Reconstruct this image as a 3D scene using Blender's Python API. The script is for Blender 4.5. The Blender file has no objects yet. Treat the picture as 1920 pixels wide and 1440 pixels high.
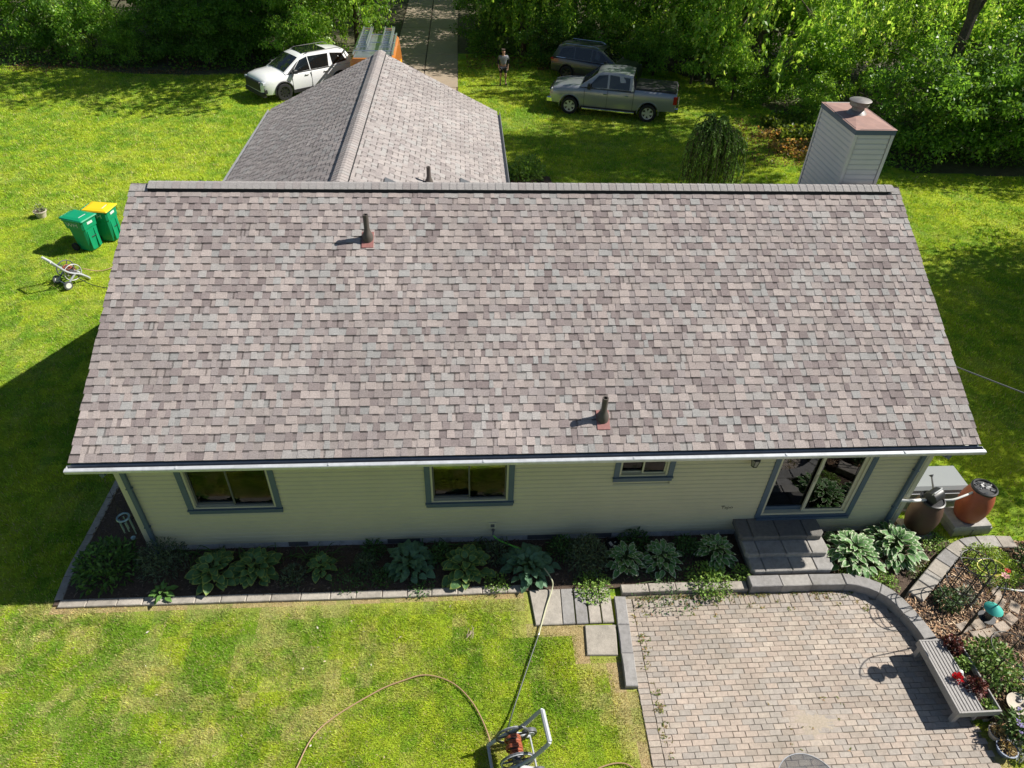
import bpy, bmesh, math, random
import numpy as np
from mathutils import Vector, Matrix, Euler

sc = bpy.context.scene
C = sc.collection
R = math.radians
PI = math.pi
random.seed(7)
RNG = np.random.default_rng(11)

# ------------------------------------------------------------------ camera
CAM = (6.0398, -8.2038, 10.6263)
yaw, pitch, roll, FPX = 0.0858, 0.6890, 0.0407, 1301.43
cd = bpy.data.cameras.new('camera'); cam = bpy.data.objects.new('camera', cd); C.objects.link(cam)
f0 = Vector((math.sin(yaw), math.cos(yaw), 0)); r0 = Vector((math.cos(yaw), -math.sin(yaw), 0)); u0 = Vector((0, 0, 1))
fw = f0*math.cos(pitch) - u0*math.sin(pitch); up = u0*math.cos(pitch) + f0*math.sin(pitch)
rt = r0*math.cos(roll) + up*math.sin(roll); up = up*math.cos(roll) - r0*math.sin(roll)
mw = Matrix((rt, up, -fw)).transposed().to_4x4(); mw.translation = Vector(CAM)
cam.matrix_world = mw
cd.sensor_width = 36.0; cd.lens = 36.0*FPX/1920.0; cd.clip_end = 600; cd.clip_start = 0.1
sc.camera = cam
sc.render.resolution_x = 1024; sc.render.resolution_y = 768

# ------------------------------------------------------------------ sky and sun
SUN = Vector((1.04, 0.17, 1.0)).normalized()
elev = math.asin(SUN.z); az = math.atan2(SUN.x, SUN.y)
w = bpy.data.worlds.new('World'); sc.world = w; w.use_nodes = True
nt = w.node_tree; bg = nt.nodes['Background']
sky = nt.nodes.new('ShaderNodeTexSky'); sky.sky_type = 'NISHITA'; sky.sun_disc = False
sky.sun_elevation = elev; sky.sun_rotation = az; sky.air_density = 1.0; sky.dust_density = 0.6
nt.links.new(sky.outputs[0], bg.inputs[0]); bg.inputs[1].default_value = 0.05
sl = bpy.data.lights.new('sun', 'SUN'); sl.energy = 4.8; sl.angle = R(0.53); sl.color = (1.0, 0.95, 0.87)
so = bpy.data.objects.new('sun', sl); C.objects.link(so)
so.rotation_euler = (-SUN).to_track_quat('-Z', 'Y').to_euler(); so.location = (30, 10, 40)
sc.view_settings.view_transform = 'Standard'; sc.view_settings.look = 'None'
sc.view_settings.gamma = 1.0; sc.view_settings.use_curve_mapping = False
sc.view_settings.exposure = 0.62
sc.cycles.use_denoising = True
sc.cycles.max_bounces = 6; sc.cycles.diffuse_bounces = 4; sc.cycles.glossy_bounces = 3
sc.cycles.transmission_bounces = 5; sc.cycles.transparent_max_bounces = 8
sc.cycles.caustics_reflective = False; sc.cycles.caustics_refractive = False

# ------------------------------------------------------------------ materials
MATS = {}
def srgb(r, g, b):
    def f(c):
        c /= 255.0
        return c/12.92 if c <= 0.04045 else ((c+0.055)/1.055)**2.4
    return (f(r), f(g), f(b))
def mat(name, col=(.5, .5, .5), rough=.6, metal=0., spec=.5, noise=0., nscale=8., bump=0., bscale=60., tint=False, trans=0., coat=0., stain=0., stcol=(.05, .05, .04), stscale=1.5, hue=0.):
    """Principled material: base colour (or the 'tint' attribute), grain by noise, optional bump, stains and leaf translucency"""
    m = bpy.data.materials.new(name); m.use_nodes = True; n = m.node_tree; L = n.links
    b = n.nodes['Principled BSDF']; out = n.nodes['Material Output']
    b.inputs['Roughness'].default_value = rough; b.inputs['Metallic'].default_value = metal
    b.inputs['Specular IOR Level'].default_value = spec
    if coat: b.inputs['Coat Weight'].default_value = coat; b.inputs['Coat Roughness'].default_value = .04
    tc = n.nodes.new('ShaderNodeNewGeometry')
    if tint:
        a = n.nodes.new('ShaderNodeAttribute'); a.attribute_name = 'tint'; c = a.outputs['Color']
    else:
        a = n.nodes.new('ShaderNodeRGB'); a.outputs[0].default_value = (*col, 1); c = a.outputs[0]
    if noise:
        t = n.nodes.new('ShaderNodeTexNoise'); t.inputs['Scale'].default_value = nscale; t.inputs['Detail'].default_value = 6; t.inputs['Roughness'].default_value = .65
        L.new(tc.outputs['Position'], t.inputs['Vector'])
        mr = n.nodes.new('ShaderNodeMapRange'); mr.inputs['From Min'].default_value = .25; mr.inputs['From Max'].default_value = .75
        mr.inputs['To Min'].default_value = 1-noise; mr.inputs['To Max'].default_value = 1+noise
        L.new(t.outputs['Fac'], mr.inputs['Value'])
        mx = n.nodes.new('ShaderNodeVectorMath'); mx.operation = 'SCALE'
        L.new(c, mx.inputs[0]); L.new(mr.outputs[0], mx.inputs['Scale']); c = mx.outputs[0]
    if stain:
        t = n.nodes.new('ShaderNodeTexNoise'); t.inputs['Scale'].default_value = stscale; t.inputs['Detail'].default_value = 8; t.inputs['Roughness'].default_value = .7
        L.new(tc.outputs['Position'], t.inputs['Vector'])
        mr = n.nodes.new('ShaderNodeMapRange'); mr.inputs['From Min'].default_value = .48; mr.inputs['From Max'].default_value = .72; mr.inputs['To Max'].default_value = stain
        L.new(t.outputs['Fac'], mr.inputs['Value'])
        mx = n.nodes.new('ShaderNodeMix'); mx.data_type = 'RGBA'
        L.new(mr.outputs[0], mx.inputs[0]); L.new(c, mx.inputs[6]); mx.inputs[7].default_value = (*stcol, 1); c = mx.outputs[2]
    L.new(c, b.inputs['Base Color'])
    if bump:
        t = n.nodes.new('ShaderNodeTexNoise'); t.inputs['Scale'].default_value = bscale; t.inputs['Detail'].default_value = 4
        L.new(tc.outputs['Position'], t.inputs['Vector'])
        bp = n.nodes.new('ShaderNodeBump'); bp.inputs['Strength'].default_value = bump; bp.inputs['Distance'].default_value = .02
        L.new(t.outputs['Fac'], bp.inputs['Height']); L.new(bp.outputs[0], b.inputs['Normal'])
    if trans:
        tr = n.nodes.new('ShaderNodeBsdfTranslucent'); ms = n.nodes.new('ShaderNodeMixShader'); ms.inputs[0].default_value = trans
        gm = n.nodes.new('ShaderNodeVectorMath'); gm.operation = 'MULTIPLY'; gm.inputs[1].default_value = (1.25, 1.15, .55)
        L.new(c, gm.inputs[0]); L.new(gm.outputs[0], tr.inputs[0])
        L.new(b.outputs[0], ms.inputs[1]); L.new(tr.outputs[0], ms.inputs[2]); L.new(ms.outputs[0], out.inputs[0])
    MATS[name] = m
    return m
def glassmat(name, rough=.02, thru=.93, ior=1.38):
    """window glass: clear sheet with a real reflection"""
    m = bpy.data.materials.new(name); m.use_nodes = True; n = m.node_tree; L = n.links
    out = n.nodes['Material Output']; n.nodes.remove(n.nodes['Principled BSDF'])
    g = n.nodes.new('ShaderNodeBsdfGlossy'); g.inputs['Roughness'].default_value = rough; g.inputs[0].default_value = (.95, .97, 1, 1)
    t = n.nodes.new('ShaderNodeBsdfTransparent'); t.inputs[0].default_value = (*[thru*c for c in (1, 1.02, 1)], 1)
    fr = n.nodes.new('ShaderNodeFresnel'); fr.inputs[0].default_value = ior
    ms = n.nodes.new('ShaderNodeMixShader'); L.new(fr.outputs[0], ms.inputs[0]); L.new(t.outputs[0], ms.inputs[1]); L.new(g.outputs[0], ms.inputs[2])
    L.new(ms.outputs[0], out.inputs[0]); MATS[name] = m; return m

# ------------------------------------------------------------------ mesh helpers
class MB:
    """collects faces (with an optional colour each); build() links them as ONE mesh object"""
    def __init__(s): s.v = []; s.f = []; s.c = []
    def add(s, vs, fs, col=(1, 1, 1)):
        o = len(s.v); s.v += [tuple(p) for p in vs]; s.f += [tuple(i+o for i in f) for f in fs]; s.c += [col]*len(fs); return s
    def box(s, x0, x1, y0, y1, z0, z1, col=(1, 1, 1), M=None, ch=0.):
        if ch:
            vs = []
            for (z, i) in ((z0, 0), (z1-ch, 0), (z1, ch)):
                vs += [(x0+i, y0+i, z), (x1-i, y0+i, z), (x1-i, y1-i, z), (x0+i, y1-i, z)]
            fs = [(3, 2, 1, 0), (8, 9, 10, 11)]
            for k in (0, 4):
                for i in range(4):
                    j = (i+1) % 4; fs.append((k+i, k+j, k+4+j, k+4+i))
        else:
            vs = [(x, y, z) for z in (z0, z1) for (x, y) in ((x0, y0), (x1, y0), (x1, y1), (x0, y1))]
            fs = [(3, 2, 1, 0), (4, 5, 6, 7), (0, 1, 5, 4), (1, 2, 6, 5), (2, 3, 7, 6), (3, 0, 4, 7)]
        if M is not None: vs = [M @ Vector(p) for p in vs]
        return s.add(vs, fs, col)
    def prism(s, poly, z0, z1, col=(1, 1, 1), M=None, ch=0.):
        n = len(poly); vs = [(x, y, z0) for x, y in poly] + [(x, y, z1-ch) for x, y in poly]
        fs = [tuple(range(n-1, -1, -1))]
        for i in range(n): j = (i+1) % n; fs.append((i, j, n+j, n+i))
        if ch:
            cx = sum(p[0] for p in poly)/n; cy = sum(p[1] for p in poly)/n
            for x, y in poly:
                d = math.hypot(x-cx, y-cy) or 1; k = max(0, 1-ch*1.3/d); vs.append((cx+(x-cx)*k, cy+(y-cy)*k, z1))
            for i in range(n): j = (i+1) % n; fs.append((n+i, n+j, 2*n+j, 2*n+i))
            fs.append(tuple(range(2*n, 3*n)))
        else: fs.append(tuple(range(n, 2*n)))
        if M is not None: vs = [M @ Vector(p) for p in vs]
        return s.add(vs, fs, col)
    def tube(s, path, rad, n=8, col=(1, 1, 1), closed=False, cap=True):
        P = [Vector(p) for p in path]; m = len(P)
        rr = rad if isinstance(rad, (list, tuple)) else [rad]*m
        ref = Vector((0, 0, 1)); vs = []; prev = None
        for i in range(m):
            if closed: t = P[(i+1) % m]-P[i-1]
            else: t = P[min(i+1, m-1)]-P[max(i-1, 0)]
            t.normalize()
            if prev is None: a = t.cross(ref if abs(t.z) < .9 else Vector((1, 0, 0))).normalized()
            else:
                a = prev - t*prev.dot(t)
                a = a.normalized() if a.length > 1e-6 else t.cross(ref).normalized()
            prev = a; b = t.cross(a)
            for k in range(n):
                an = 2*PI*k/n; vs.append(P[i]+(a*math.cos(an)+b*math.sin(an))*rr[i])
        fs = []
        for i in range(m if closed else m-1):
            for k in range(n):
                k2 = (k+1) % n; i2 = (i+1) % m
                fs.append((i*n+k, i*n+k2, i2*n+k2, i2*n+k))
        if cap and not closed: fs += [tuple(range(n-1, -1, -1)), tuple(range((m-1)*n, m*n))]
        return s.add(vs, fs, col)
    def lathe(s, prof, n=20, M=None, col=(1, 1, 1), caps=True):
        vs = []; m = len(prof)
        for r, z in prof:
            for k in range(n): an = 2*PI*k/n; vs.append((r*math.cos(an), r*math.sin(an), z))
        fs = []
        for i in range(m-1):
            for k in range(n): k2 = (k+1) % n; fs.append((i*n+k, i*n+k2, (i+1)*n+k2, (i+1)*n+k))
        if caps: fs += [tuple(range(n-1, -1, -1)), tuple(range((m-1)*n, m*n))]
        if M is not None: vs = [M @ Vector(p) for p in vs]
        return s.add(vs, fs, col)
    def mesh(s, name, m, smooth=False, tint=False):
        me = bpy.data.meshes.new(name); me.from_pydata(s.v, [], s.f)
        if tint: set_tint(me, s.c)
        if m: me.materials.append(MATS[m])
        if smooth:
            me.polygons.foreach_set('use_smooth', [True]*len(me.polygons)); me.set_sharp_from_angle(angle=R(38))
        return me
    def build(s, name, m, parent=None, smooth=False, tint=False, loc=None, rot=None):
        return obj(name, s.mesh(name, m, smooth, tint), parent, loc, rot)
def set_tint(me, cols):
    n = np.zeros(len(me.polygons), dtype=np.int32); me.polygons.foreach_get('loop_total', n)
    c = np.ones((len(cols), 4), dtype=np.float32); c[:, :3] = np.array(cols, dtype=np.float32)
    a = me.color_attributes.new('tint', 'FLOAT_COLOR', 'CORNER'); a.data.foreach_set('color', np.repeat(c, n, axis=0).ravel())
def obj(name, me, parent=None, loc=None, rot=None, scale=None):
    o = bpy.data.objects.new(name, me); C.objects.link(o)
    if parent is not None: o.parent = parent
    if loc is not None: o.location = loc
    if rot is not None: o.rotation_euler = rot
    if scale is not None: o.scale = scale if isinstance(scale, (tuple, list)) else (scale,)*3
    return o
def tag(o, label=None, cat=None, group=None, kind=None):
    if label: o['label'] = label
    if cat: o['category'] = cat
    if group: o['group'] = group
    if kind: o['kind'] = kind
    return o
def thing(name, label, cat, loc=(0, 0, 0), rz=0., group=None, scale=None):
    o = obj(name, None, None, loc, (0, 0, rz), scale); o.empty_display_size = .1
    return tag(o, label, cat, group)
def copy_tree(o, parent=None):
    c = o.copy(); C.objects.link(c); c.parent = parent
    for ch in list(o.children): copy_tree(ch, c)
    return c
def npmesh(name, V, F, m, cols=None, smooth=False):
    """big mesh from numpy arrays; F is (n,3) or (n,4); cols one colour per face"""
    me = bpy.data.meshes.new(name); nf, k = F.shape
    me.vertices.add(len(V)); me.vertices.foreach_set('co', np.ascontiguousarray(V, dtype=np.float32).ravel())
    me.loops.add(nf*k); me.loops.foreach_set('vertex_index', np.ascontiguousarray(F, dtype=np.int32).ravel())
    me.polygons.add(nf); me.polygons.foreach_set('loop_start', np.arange(0, nf*k, k, dtype=np.int32))
    me.update(calc_edges=True)
    if cols is not None:
        c = np.ones((nf, 4), dtype=np.float32); c[:, :3] = cols
        a = me.color_attributes.new('tint', 'FLOAT_COLOR', 'CORNER'); a.data.foreach_set('color', np.repeat(c, k, axis=0).ravel())
    if smooth: me.polygons.foreach_set('use_smooth', [True]*nf)
    me.materials.append(MATS[m]); return me
def vnoise(x, y, scale, seed=0):
    """smooth value noise 0..1 on arrays"""
    x = np.asarray(x)*scale+seed*17.3; y = np.asarray(y)*scale+seed*9.1
    xi = np.floor(x).astype(np.int64); yi = np.floor(y).astype(np.int64); fx = x-xi; fy = y-yi
    fx = fx*fx*(3-2*fx); fy = fy*fy*(3-2*fy)
    def h(a, b):
        n = (a*374761393 + b*668265263 + seed*1442695041) & 0x7fffffff
        n = ((n ^ (n >> 13))*1274126177) & 0x7fffffff
        return ((n ^ (n >> 16)) & 0xffff)/65535.0
    return (h(xi, yi)*(1-fx)+h(xi+1, yi)*fx)*(1-fy)+(h(xi, yi+1)*(1-fx)+h(xi+1, yi+1)*fx)*fy
def inpoly(x, y, poly):
    ins = np.zeros(len(x), bool); n = len(poly)
    for i in range(n):
        x1, y1 = poly[i]; x2, y2 = poly[(i+1) % n]
        c = ((y1 > y) != (y2 > y)) & (x < (x2-x1)*(y-y1)/((y2-y1) if y2 != y1 else 1e-9)+x1); ins ^= c
    return ins
def smooth_path(pts, n=8):
    """Catmull-Rom through the points"""
    P = [Vector(p) for p in pts]; out = []
    for i in range(len(P)-1):
        a = P[max(i-1, 0)]; b = P[i]; c = P[i+1]; d = P[min(i+2, len(P)-1)]
        for k in range(n):
            t = k/n; out.append(.5*((2*b)+(c-a)*t+(2*a-5*b+4*c-d)*t*t+(3*b-a-3*c+d)*t**3))
    out.append(P[-1]); return out
def text_mesh(name, txt, size, m, depth=.003):
    cu = bpy.data.curves.new(name, 'FONT'); cu.body = txt; cu.size = size; cu.extrude = depth; cu.align_x = 'CENTER'; cu.align_y = 'CENTER'
    o = bpy.data.objects.new(name, cu); C.objects.link(o); dg = bpy.context.evaluated_depsgraph_get()
    me = bpy.data.meshes.new_from_object(o.evaluated_get(dg)); bpy.data.objects.remove(o); bpy.data.curves.remove(cu)
    me.materials.clear(); me.materials.append(MATS[m]); return me

# palette
mat('shingle', tint=True, rough=.95, spec=.15, noise=.30, nscale=55, bump=.6, bscale=180, stain=.22, stcol=(.20, .185, .175), stscale=.9)
mat('siding', (.55, .515, .365), rough=.55, noise=.05, nscale=1.2, spec=.35, stain=.15, stcol=(.35, .36, .28), stscale=2.5)
mat('siding_grey', (.62, .62, .58), rough=.5, noise=.05, nscale=2., spec=.35)
mat('cream_trim', (.56, .54, .41), rough=.5, noise=.05, nscale=3.)
mat('blue_trim', (.078, .120, .175), rough=.5, noise=.08, nscale=4.)
mat('gutter_dull', (.30, .31, .32), rough=.5, metal=.2, noise=.1)
mat('gutter_metal', (.58, .60, .62), rough=.4, metal=.25, noise=.15, nscale=7, stain=.4, stcol=(.3, .3, .3), stscale=6)
mat('gutter_shade', (.02, .02, .022), rough=.9)
mat('vent_black', (.015, .015, .017), rough=.8, noise=.3, nscale=40, bump=.4, bscale=90)
mat('foundation', (.52, .52, .52), rough=.9, noise=.2, nscale=9, bump=.5, bscale=40, stain=.5, stcol=(.12, .11, .10), stscale=4)
mat('soffit', (.5, .5, .46), rough=.7)
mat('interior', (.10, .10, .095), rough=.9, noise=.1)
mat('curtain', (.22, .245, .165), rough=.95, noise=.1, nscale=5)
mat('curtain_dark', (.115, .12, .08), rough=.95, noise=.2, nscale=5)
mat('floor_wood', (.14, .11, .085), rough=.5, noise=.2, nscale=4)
glassmat('glass'); glassmat('door_glass', thru=.6, ior=1.95); glassmat('table_glass', rough=.12, thru=.82, ior=1.9)
mat('pipe_brown', (.085, .072, .062), rough=.6, noise=.15, nscale=15)
mat('flashing_red', (.30, .13, .115), rough=.65, noise=.2, nscale=20)
mat('chimney_cap', (.34, .205, .17), rough=.7, noise=.18, nscale=6, stain=.45, stcol=(.22, .15, .14), stscale=5)
mat('flue_metal', (.24, .225, .215), rough=.5, metal=.4, noise=.2, nscale=12, stain=.5, stcol=(.12, .11, .10), stscale=9)
mat('black_metal', (.018, .018, .02), rough=.5, spec=.4)
mat('black_plastic', (.022, .023, .026), rough=.42)
mat('grey_plastic', (.42, .44, .47), rough=.4, noise=.06, nscale=12)
mat('dark_grey_plastic', (.10, .105, .115), rough=.45)
mat('white_plastic', (.72, .72, .70), rough=.45)
mat('lantern_glass', (.25, .25, .22), rough=.2)
mat('concrete', tint=True, rough=.92, noise=.20, nscale=14, bump=.45, bscale=70, stain=.55, stcol=(.15, .14, .12), stscale=3.2)
mat('paver', tint=True, rough=.92, noise=.20, nscale=26, bump=.6, bscale=110, stain=.55, stcol=(.25, .22, .18), stscale=1.1)
mat('sand', (.44, .375, .295), rough=1., noise=.2, nscale=30, bump=.6, bscale=120)
mat('mulch_soil', (.095, .066, .048), rough=1., noise=.5, nscale=30, bump=1., bscale=60)
mat('mulch', tint=True, rough=.95, noise=.2, nscale=30)
mat('lawn', tint=True, rough=1., spec=.1, noise=.35, nscale=14, bump=.8, bscale=45)
mat('grass', tint=True, rough=.6, spec=.25, trans=.30)
mat('leaf', tint=True, rough=.40, spec=.55, trans=.60)
mat('leaf_thick', tint=True, rough=.5, spec=.35, trans=.2)
mat('needle', tint=True, rough=.6, spec=.3, trans=.12)
mat('bark', (.085, .068, .052), rough=.95, noise=.4, nscale=9, bump=1., bscale=25)
mat('drive', (.33, .265, .195), rough=.9, noise=.12, nscale=5, bump=.3, bscale=40, stain=.4, stcol=(.24, .21, .17), stscale=.8)
mat('litter', (.085, .075, .042), rough=1., noise=.45, nscale=4, bump=1., bscale=18, stain=.85, stcol=(.06, .10, .025), stscale=.7)
mat('wood_grey', (.36, .345, .33), rough=.85, noise=.18, nscale=25, bump=.3, bscale=60)
mat('tyre', (.016, .016, .017), rough=.85)
mat('rim_dark', (.09, .09, .10), rough=.3, metal=.8)
mat('rim_bright', (.60, .61, .64), rough=.35, metal=.5)
mat('paint_white', (.84, .85, .86), rough=.25, coat=.8)
mat('paint_silver', (.30, .32, .345), rough=.32, metal=.45, coat=.8)
mat('paint_dark', (.055, .062, .075), rough=.28, metal=.4, coat=.8)
mat('paint_orange', (.60, .20, .03), rough=.35, coat=.5)
mat('car_glass', (.008, .010, .011), rough=.03, spec=.8)
mat('car_trim', (.02, .02, .022), rough=.55)
mat('chrome', (.75, .76, .78), rough=.12, metal=1.)
mat('headlight', (.55, .58, .62), rough=.08, spec=.9)
mat('taillight', (.38, .02, .015), rough=.15)
mat('aluminium', (.62, .66, .70), rough=.3, metal=.85)
mat('bin_green', (.004, .27, .125), rough=.42, spec=.4)
mat('bin_yellow', (.84, .55, .012), rough=.42)
mat('print_white', (.62, .66, .62), rough=.6)
mat('skin', (.42, .25, .18), rough=.6)
mat('cloth_dark', (.02, .022, .028), rough=.95)
mat('cloth_grey', (.24, .25, .28), rough=.95)
mat('hair', (.05, .03, .02), rough=.7)
mat('terracotta', (.33, .085, .042), rough=.5, noise=.12, nscale=9)
mat('barrel_brown', (.085, .045, .030), rough=.6, noise=.1, nscale=9)
mat('pot_clay', (.50, .44, .36), rough=.9, noise=.15, nscale=14)
mat('pot_blue', (.12, .17, .26), rough=.4)
mat('hose_green', (.16, .62, .06), rough=.4)
mat('hose_pale', (.50, .50, .33), rough=.5)
mat('hose_dark', (.03, .045, .03), rough=.5)
mat('hose_brown', (.36, .235, .13), rough=.55)
mat('hose_coil', (.36, .10, .05), rough=.55)
mat('ac_grey', (.22, .24, .25), rough=.5, noise=.04, nscale=3)
mat('teal', (.06, .42, .36), rough=.5)
mat('yellow_wire', (.62, .55, .09), rough=.5)
mat('red_paint', (.55, .03, .02), rough=.5)
mat('pink_paint', (.75, .40, .38), rough=.5)
mat('chime_metal', (.25, .36, .38), rough=.35, metal=.6)
mat('twig', (.33, .27, .19), rough=.95)

# ================================================================== GROUND
mb = MB(); mb.add([(-160, -60, -.03), (170, -60, -.03), (170, 260, -.03), (-160, 260, -.03)], [(0, 1, 2, 3)])
tag(mb.build('ground', 'litter'), kind='structure')

LAWN = [(-60, -14), (60, -14), (60, 17.0), (28.5, 17.2), (24.0, 17.6), (22.4, 19.2), (21.6, 22.0), (20.4, 26.0), (17.5, 31.0), (13, 33.2), (9.8, 33.4), (6.2, 35.5), (-.6, 30.8), (-4.8, 29.5), (-7.6, 29.1), (-10.2, 29.2), (-13, 30.0), (-17, 30.2), (-60, 31)]
BED_FRONT = [(-.98, -1.10), (8.72, -1.12), (8.72, -1.20), (13.0, -1.25), (13.4, -1.5), (14.0, -1.6), (14.75, -.95), (15.4, -.5), (14.9, .2), (14.25, .3), (.3, .3), (.3, 4.), (-.95, 4.)]
BED_RIGHT = [(13.7, -1.6), (14.0, -1.45), (14.75, -.9), (15.39, -.5), (16.4, -.45), (19, -.5), (19, -4.05), (14.25, -4.05), (13.75, -3.2), (13.75, -2.4)]
BED_BACK = [(7.2, 15.5), (9.4, 15.6), (9.3, 16.9), (8.2, 17.2), (7.2, 17.1)]
PATIO = [(8.72, -1.25), (12.9, -1.25), (13.4, -1.5), (13.62, -1.9), (13.74, -2.4), (13.76, -5.4), (8.64, -5.4)]
SLABS = [(7.05, -1.1), (8.78, -1.1), (8.72, -2.98), (8.44, -2.98), (8.5, -2.42), (7.93, -2.42), (7.97, -1.82), (7.05, -1.78)]
HOUSE = [(.3, 0), (14.25, 0), (14.25, 8.5), (7.1, 8.5), (7.1, 15.6), (-.1, 15.6), (-.1, 8.5), (.3, 8.5)]
DRIVE = [(-.1, 15.6), (5.85, 15.6), (5.85, 80), (2.3, 80), (2.3, 34), (-.2, 27)]

def segdist(x, y, a, b):
    ax, ay = a; bx, by = b; dx, dy = bx-ax, by-ay; t = np.clip(((x-ax)*dx+(y-ay)*dy)/(dx*dx+dy*dy), 0, 1)
    return np.hypot(x-(ax+t*dx), y-(ay+t*dy))
DRYSEG = [((-1., -1.2), (7.0, -1.2), .13, 1.), ((7.0, -1.15), (7.0, -1.8), .12, .8), ((7.0, -1.86), (7.95, -1.9), .12, .9), ((7.9, -1.9), (7.9, -2.45), .10, .9), ((7.9, -2.5), (8.5, -2.55), .14, .9),
          ((8.4, -2.5), (8.4, -3.0), .10, .9), ((8.5, -3.0), (8.6, -4.6), .17, .9), ((13.85, -4.1), (13.9, -5), .2, .8)]
def dryness(x, y):
    d = np.zeros(len(x))
    for a, b, s, k in DRYSEG: d = np.maximum(d, k*np.exp(-(segdist(x, y, a, b)/s)**2))
    return np.clip(d*(.55+.9*vnoise(x, y, 6, 5)), 0, 1)
def lawn_colour(x, y):
    """green to yellow-green to straw, in patches a lawn really has"""
    n1 = vnoise(x, y, .55, 1)*.24+vnoise(x, y, 1.9, 2)*.34+vnoise(x, y, 6.5, 3)*.42
    n2 = vnoise(x, y, 1.1, 6)*.34+vnoise(x, y, 3.4, 7)*.33+vnoise(x, y, 8.5, 8)*.33
    g = np.array([.215, .385, .030]); yl = np.array([.455, .570, .042]); st = np.array([.66, .58, .25])
    t = np.clip((n1-.33)/.36, 0, 1)[:, None]; c = g*(1-t)+yl*t
    front = np.clip((1.5-y)/3, 0, 1)*np.clip((9-x)/.5, 0, 1)
    s = np.clip((n2-.48)/.24, 0, 1)*(.15+.46*front)
    c = c*(1-s[:, None])+st*s[:, None]
    c *= (1.0-.06*front)[:, None]
    d = dryness(x, y)[:, None]; return c*(1-d)+np.array([.56, .43, .23])*d
def lawn_sheet(name, x0, x1, y0, y1, st, z):
    nx = int((x1-x0)/st); ny = int((y1-y0)/st)
    gx = np.linspace(x0, x1, nx+1); gy = np.linspace(y0, y1, ny+1); X, Y = np.meshgrid(gx, gy)
    V = np.stack([X.ravel(), Y.ravel(), np.full(X.size, z)], 1)
    i, j = np.meshgrid(np.arange(nx), np.arange(ny)); a = (j*(nx+1)+i).ravel()
    F = np.stack([a, a+1, a+nx+2, a+nx+1], 1); cx = V[F].mean(1)
    keep = inpoly(cx[:, 0], cx[:, 1], LAWN); F = F[keep]; cx = cx[keep]
    c = lawn_colour(cx[:, 0], cx[:, 1])*.66
    return tag(obj(name, npmesh(name, V, F, 'lawn', c)), kind='structure')
lawn_sheet('lawn', -60, 60, -14, 34, .25, 0.)

def blades(x0, x1, y0, y1, dens, ln, wd, seed):
    r = np.random.default_rng(seed); n = int((x1-x0)*(y1-y0)*dens)
    x = r.uniform(x0, x1, n); y = r.uniform(y0, y1, n)
    ok = inpoly(x, y, LAWN)
    for P in (BED_FRONT, BED_RIGHT, BED_BACK, PATIO, SLABS, HOUSE, DRIVE): ok &= ~inpoly(x, y, P)
    d = dryness(x, y); ok &= r.random(n) > d*.55
    x, y, d = x[ok], y[ok], d[ok]; n = len(x)
    tall = .55+.9*vnoise(x, y, 2.2, 9)
    h = ln*r.uniform(.5, 1.25, n)*tall*(1-.5*d); a = r.uniform(0, 2*PI, n); lean = r.uniform(.15, 1.1, n)*h
    wv = wd*r.uniform(.6, 1.4, n); px, py = np.cos(a), np.sin(a); qx, qy = -py, px
    V = np.empty((n, 3, 3)); V[:, 0] = np.stack([x-qx*wv/2, y-qy*wv/2, np.zeros(n)], 1); V[:, 1] = np.stack([x+qx*wv/2, y+qy*wv/2, np.zeros(n)], 1)
    V[:, 2] = np.stack([x+px*lean, y+py*lean, h], 1)
    fine = .62+.76*vnoise(x, y, 11, 12)*.6+.76*vnoise(x, y, 26, 13)*.4
    c = lawn_colour(x, y)*(r.uniform(.70, 1.35, n)*fine)[:, None]*(1+r.normal(0, .06, (n, 3)))
    dead = r.random(n) < .07+.10*vnoise(x, y, 1.3, 14)*np.clip((2-y)/4, 0, 1); c[dead] = np.array([.55, .46, .24])*r.uniform(.6, 1.2, dead.sum())[:, None]
    return V, np.clip(c, 0, .8)
parts = [blades(-2.2, 9, -4.9, -1.0, 6800, .036, .0085, 1), blades(-10.5, .4, -2.0, 14, 1900, .048, .013, 2), blades(-22, 1, 14, 31.2, 520, .07, .024, 3),
         blades(13.6, 23.5, -5, 17.2, 800, .06, .018, 4), blades(23.5, 33, 6, 17.2, 420, .07, .026, 5), blades(5.5, 22, 15.4, 33, 600, .07, .022, 6)]
V = np.concatenate([p[0] for p in parts]).reshape(-1, 3); cc = np.concatenate([p[1] for p in parts])
tag(obj('grass', npmesh('grass', V, np.arange(len(V)).reshape(-1, 3), 'grass', cc)), 'short yellow-green mown grass covering the lawns', 'grass', kind='stuff')

# fallen bits on the front lawn: small dry leaves
mb = MB()
for i in range(46):
    x, y = random.uniform(-.5, 8.3), random.uniform(-4.1, -1.35); s = random.uniform(.012, .028); a = random.uniform(0, PI)
    M = Matrix.Translation((x, y, .045)) @ Euler((random.uniform(-.5, .5), random.uniform(-.5, .5), a)).to_matrix().to_4x4()
    k = random.choice([(.42, .33, .22), (.50, .42, .30), (.33, .2, .1), (.55, .5, .42)])
    mb.add([M @ Vector(p) for p in ((-s, 0, 0), (0, -s*.5, .004), (s*1.3, 0, .0), (0, s*.5, .006))], [(0, 1, 2, 3)], k)
tag(mb.build('dry_leaves', 'mulch', tint=True), 'small dry leaf bits scattered on the front lawn', 'leaves', kind='stuff')

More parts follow.
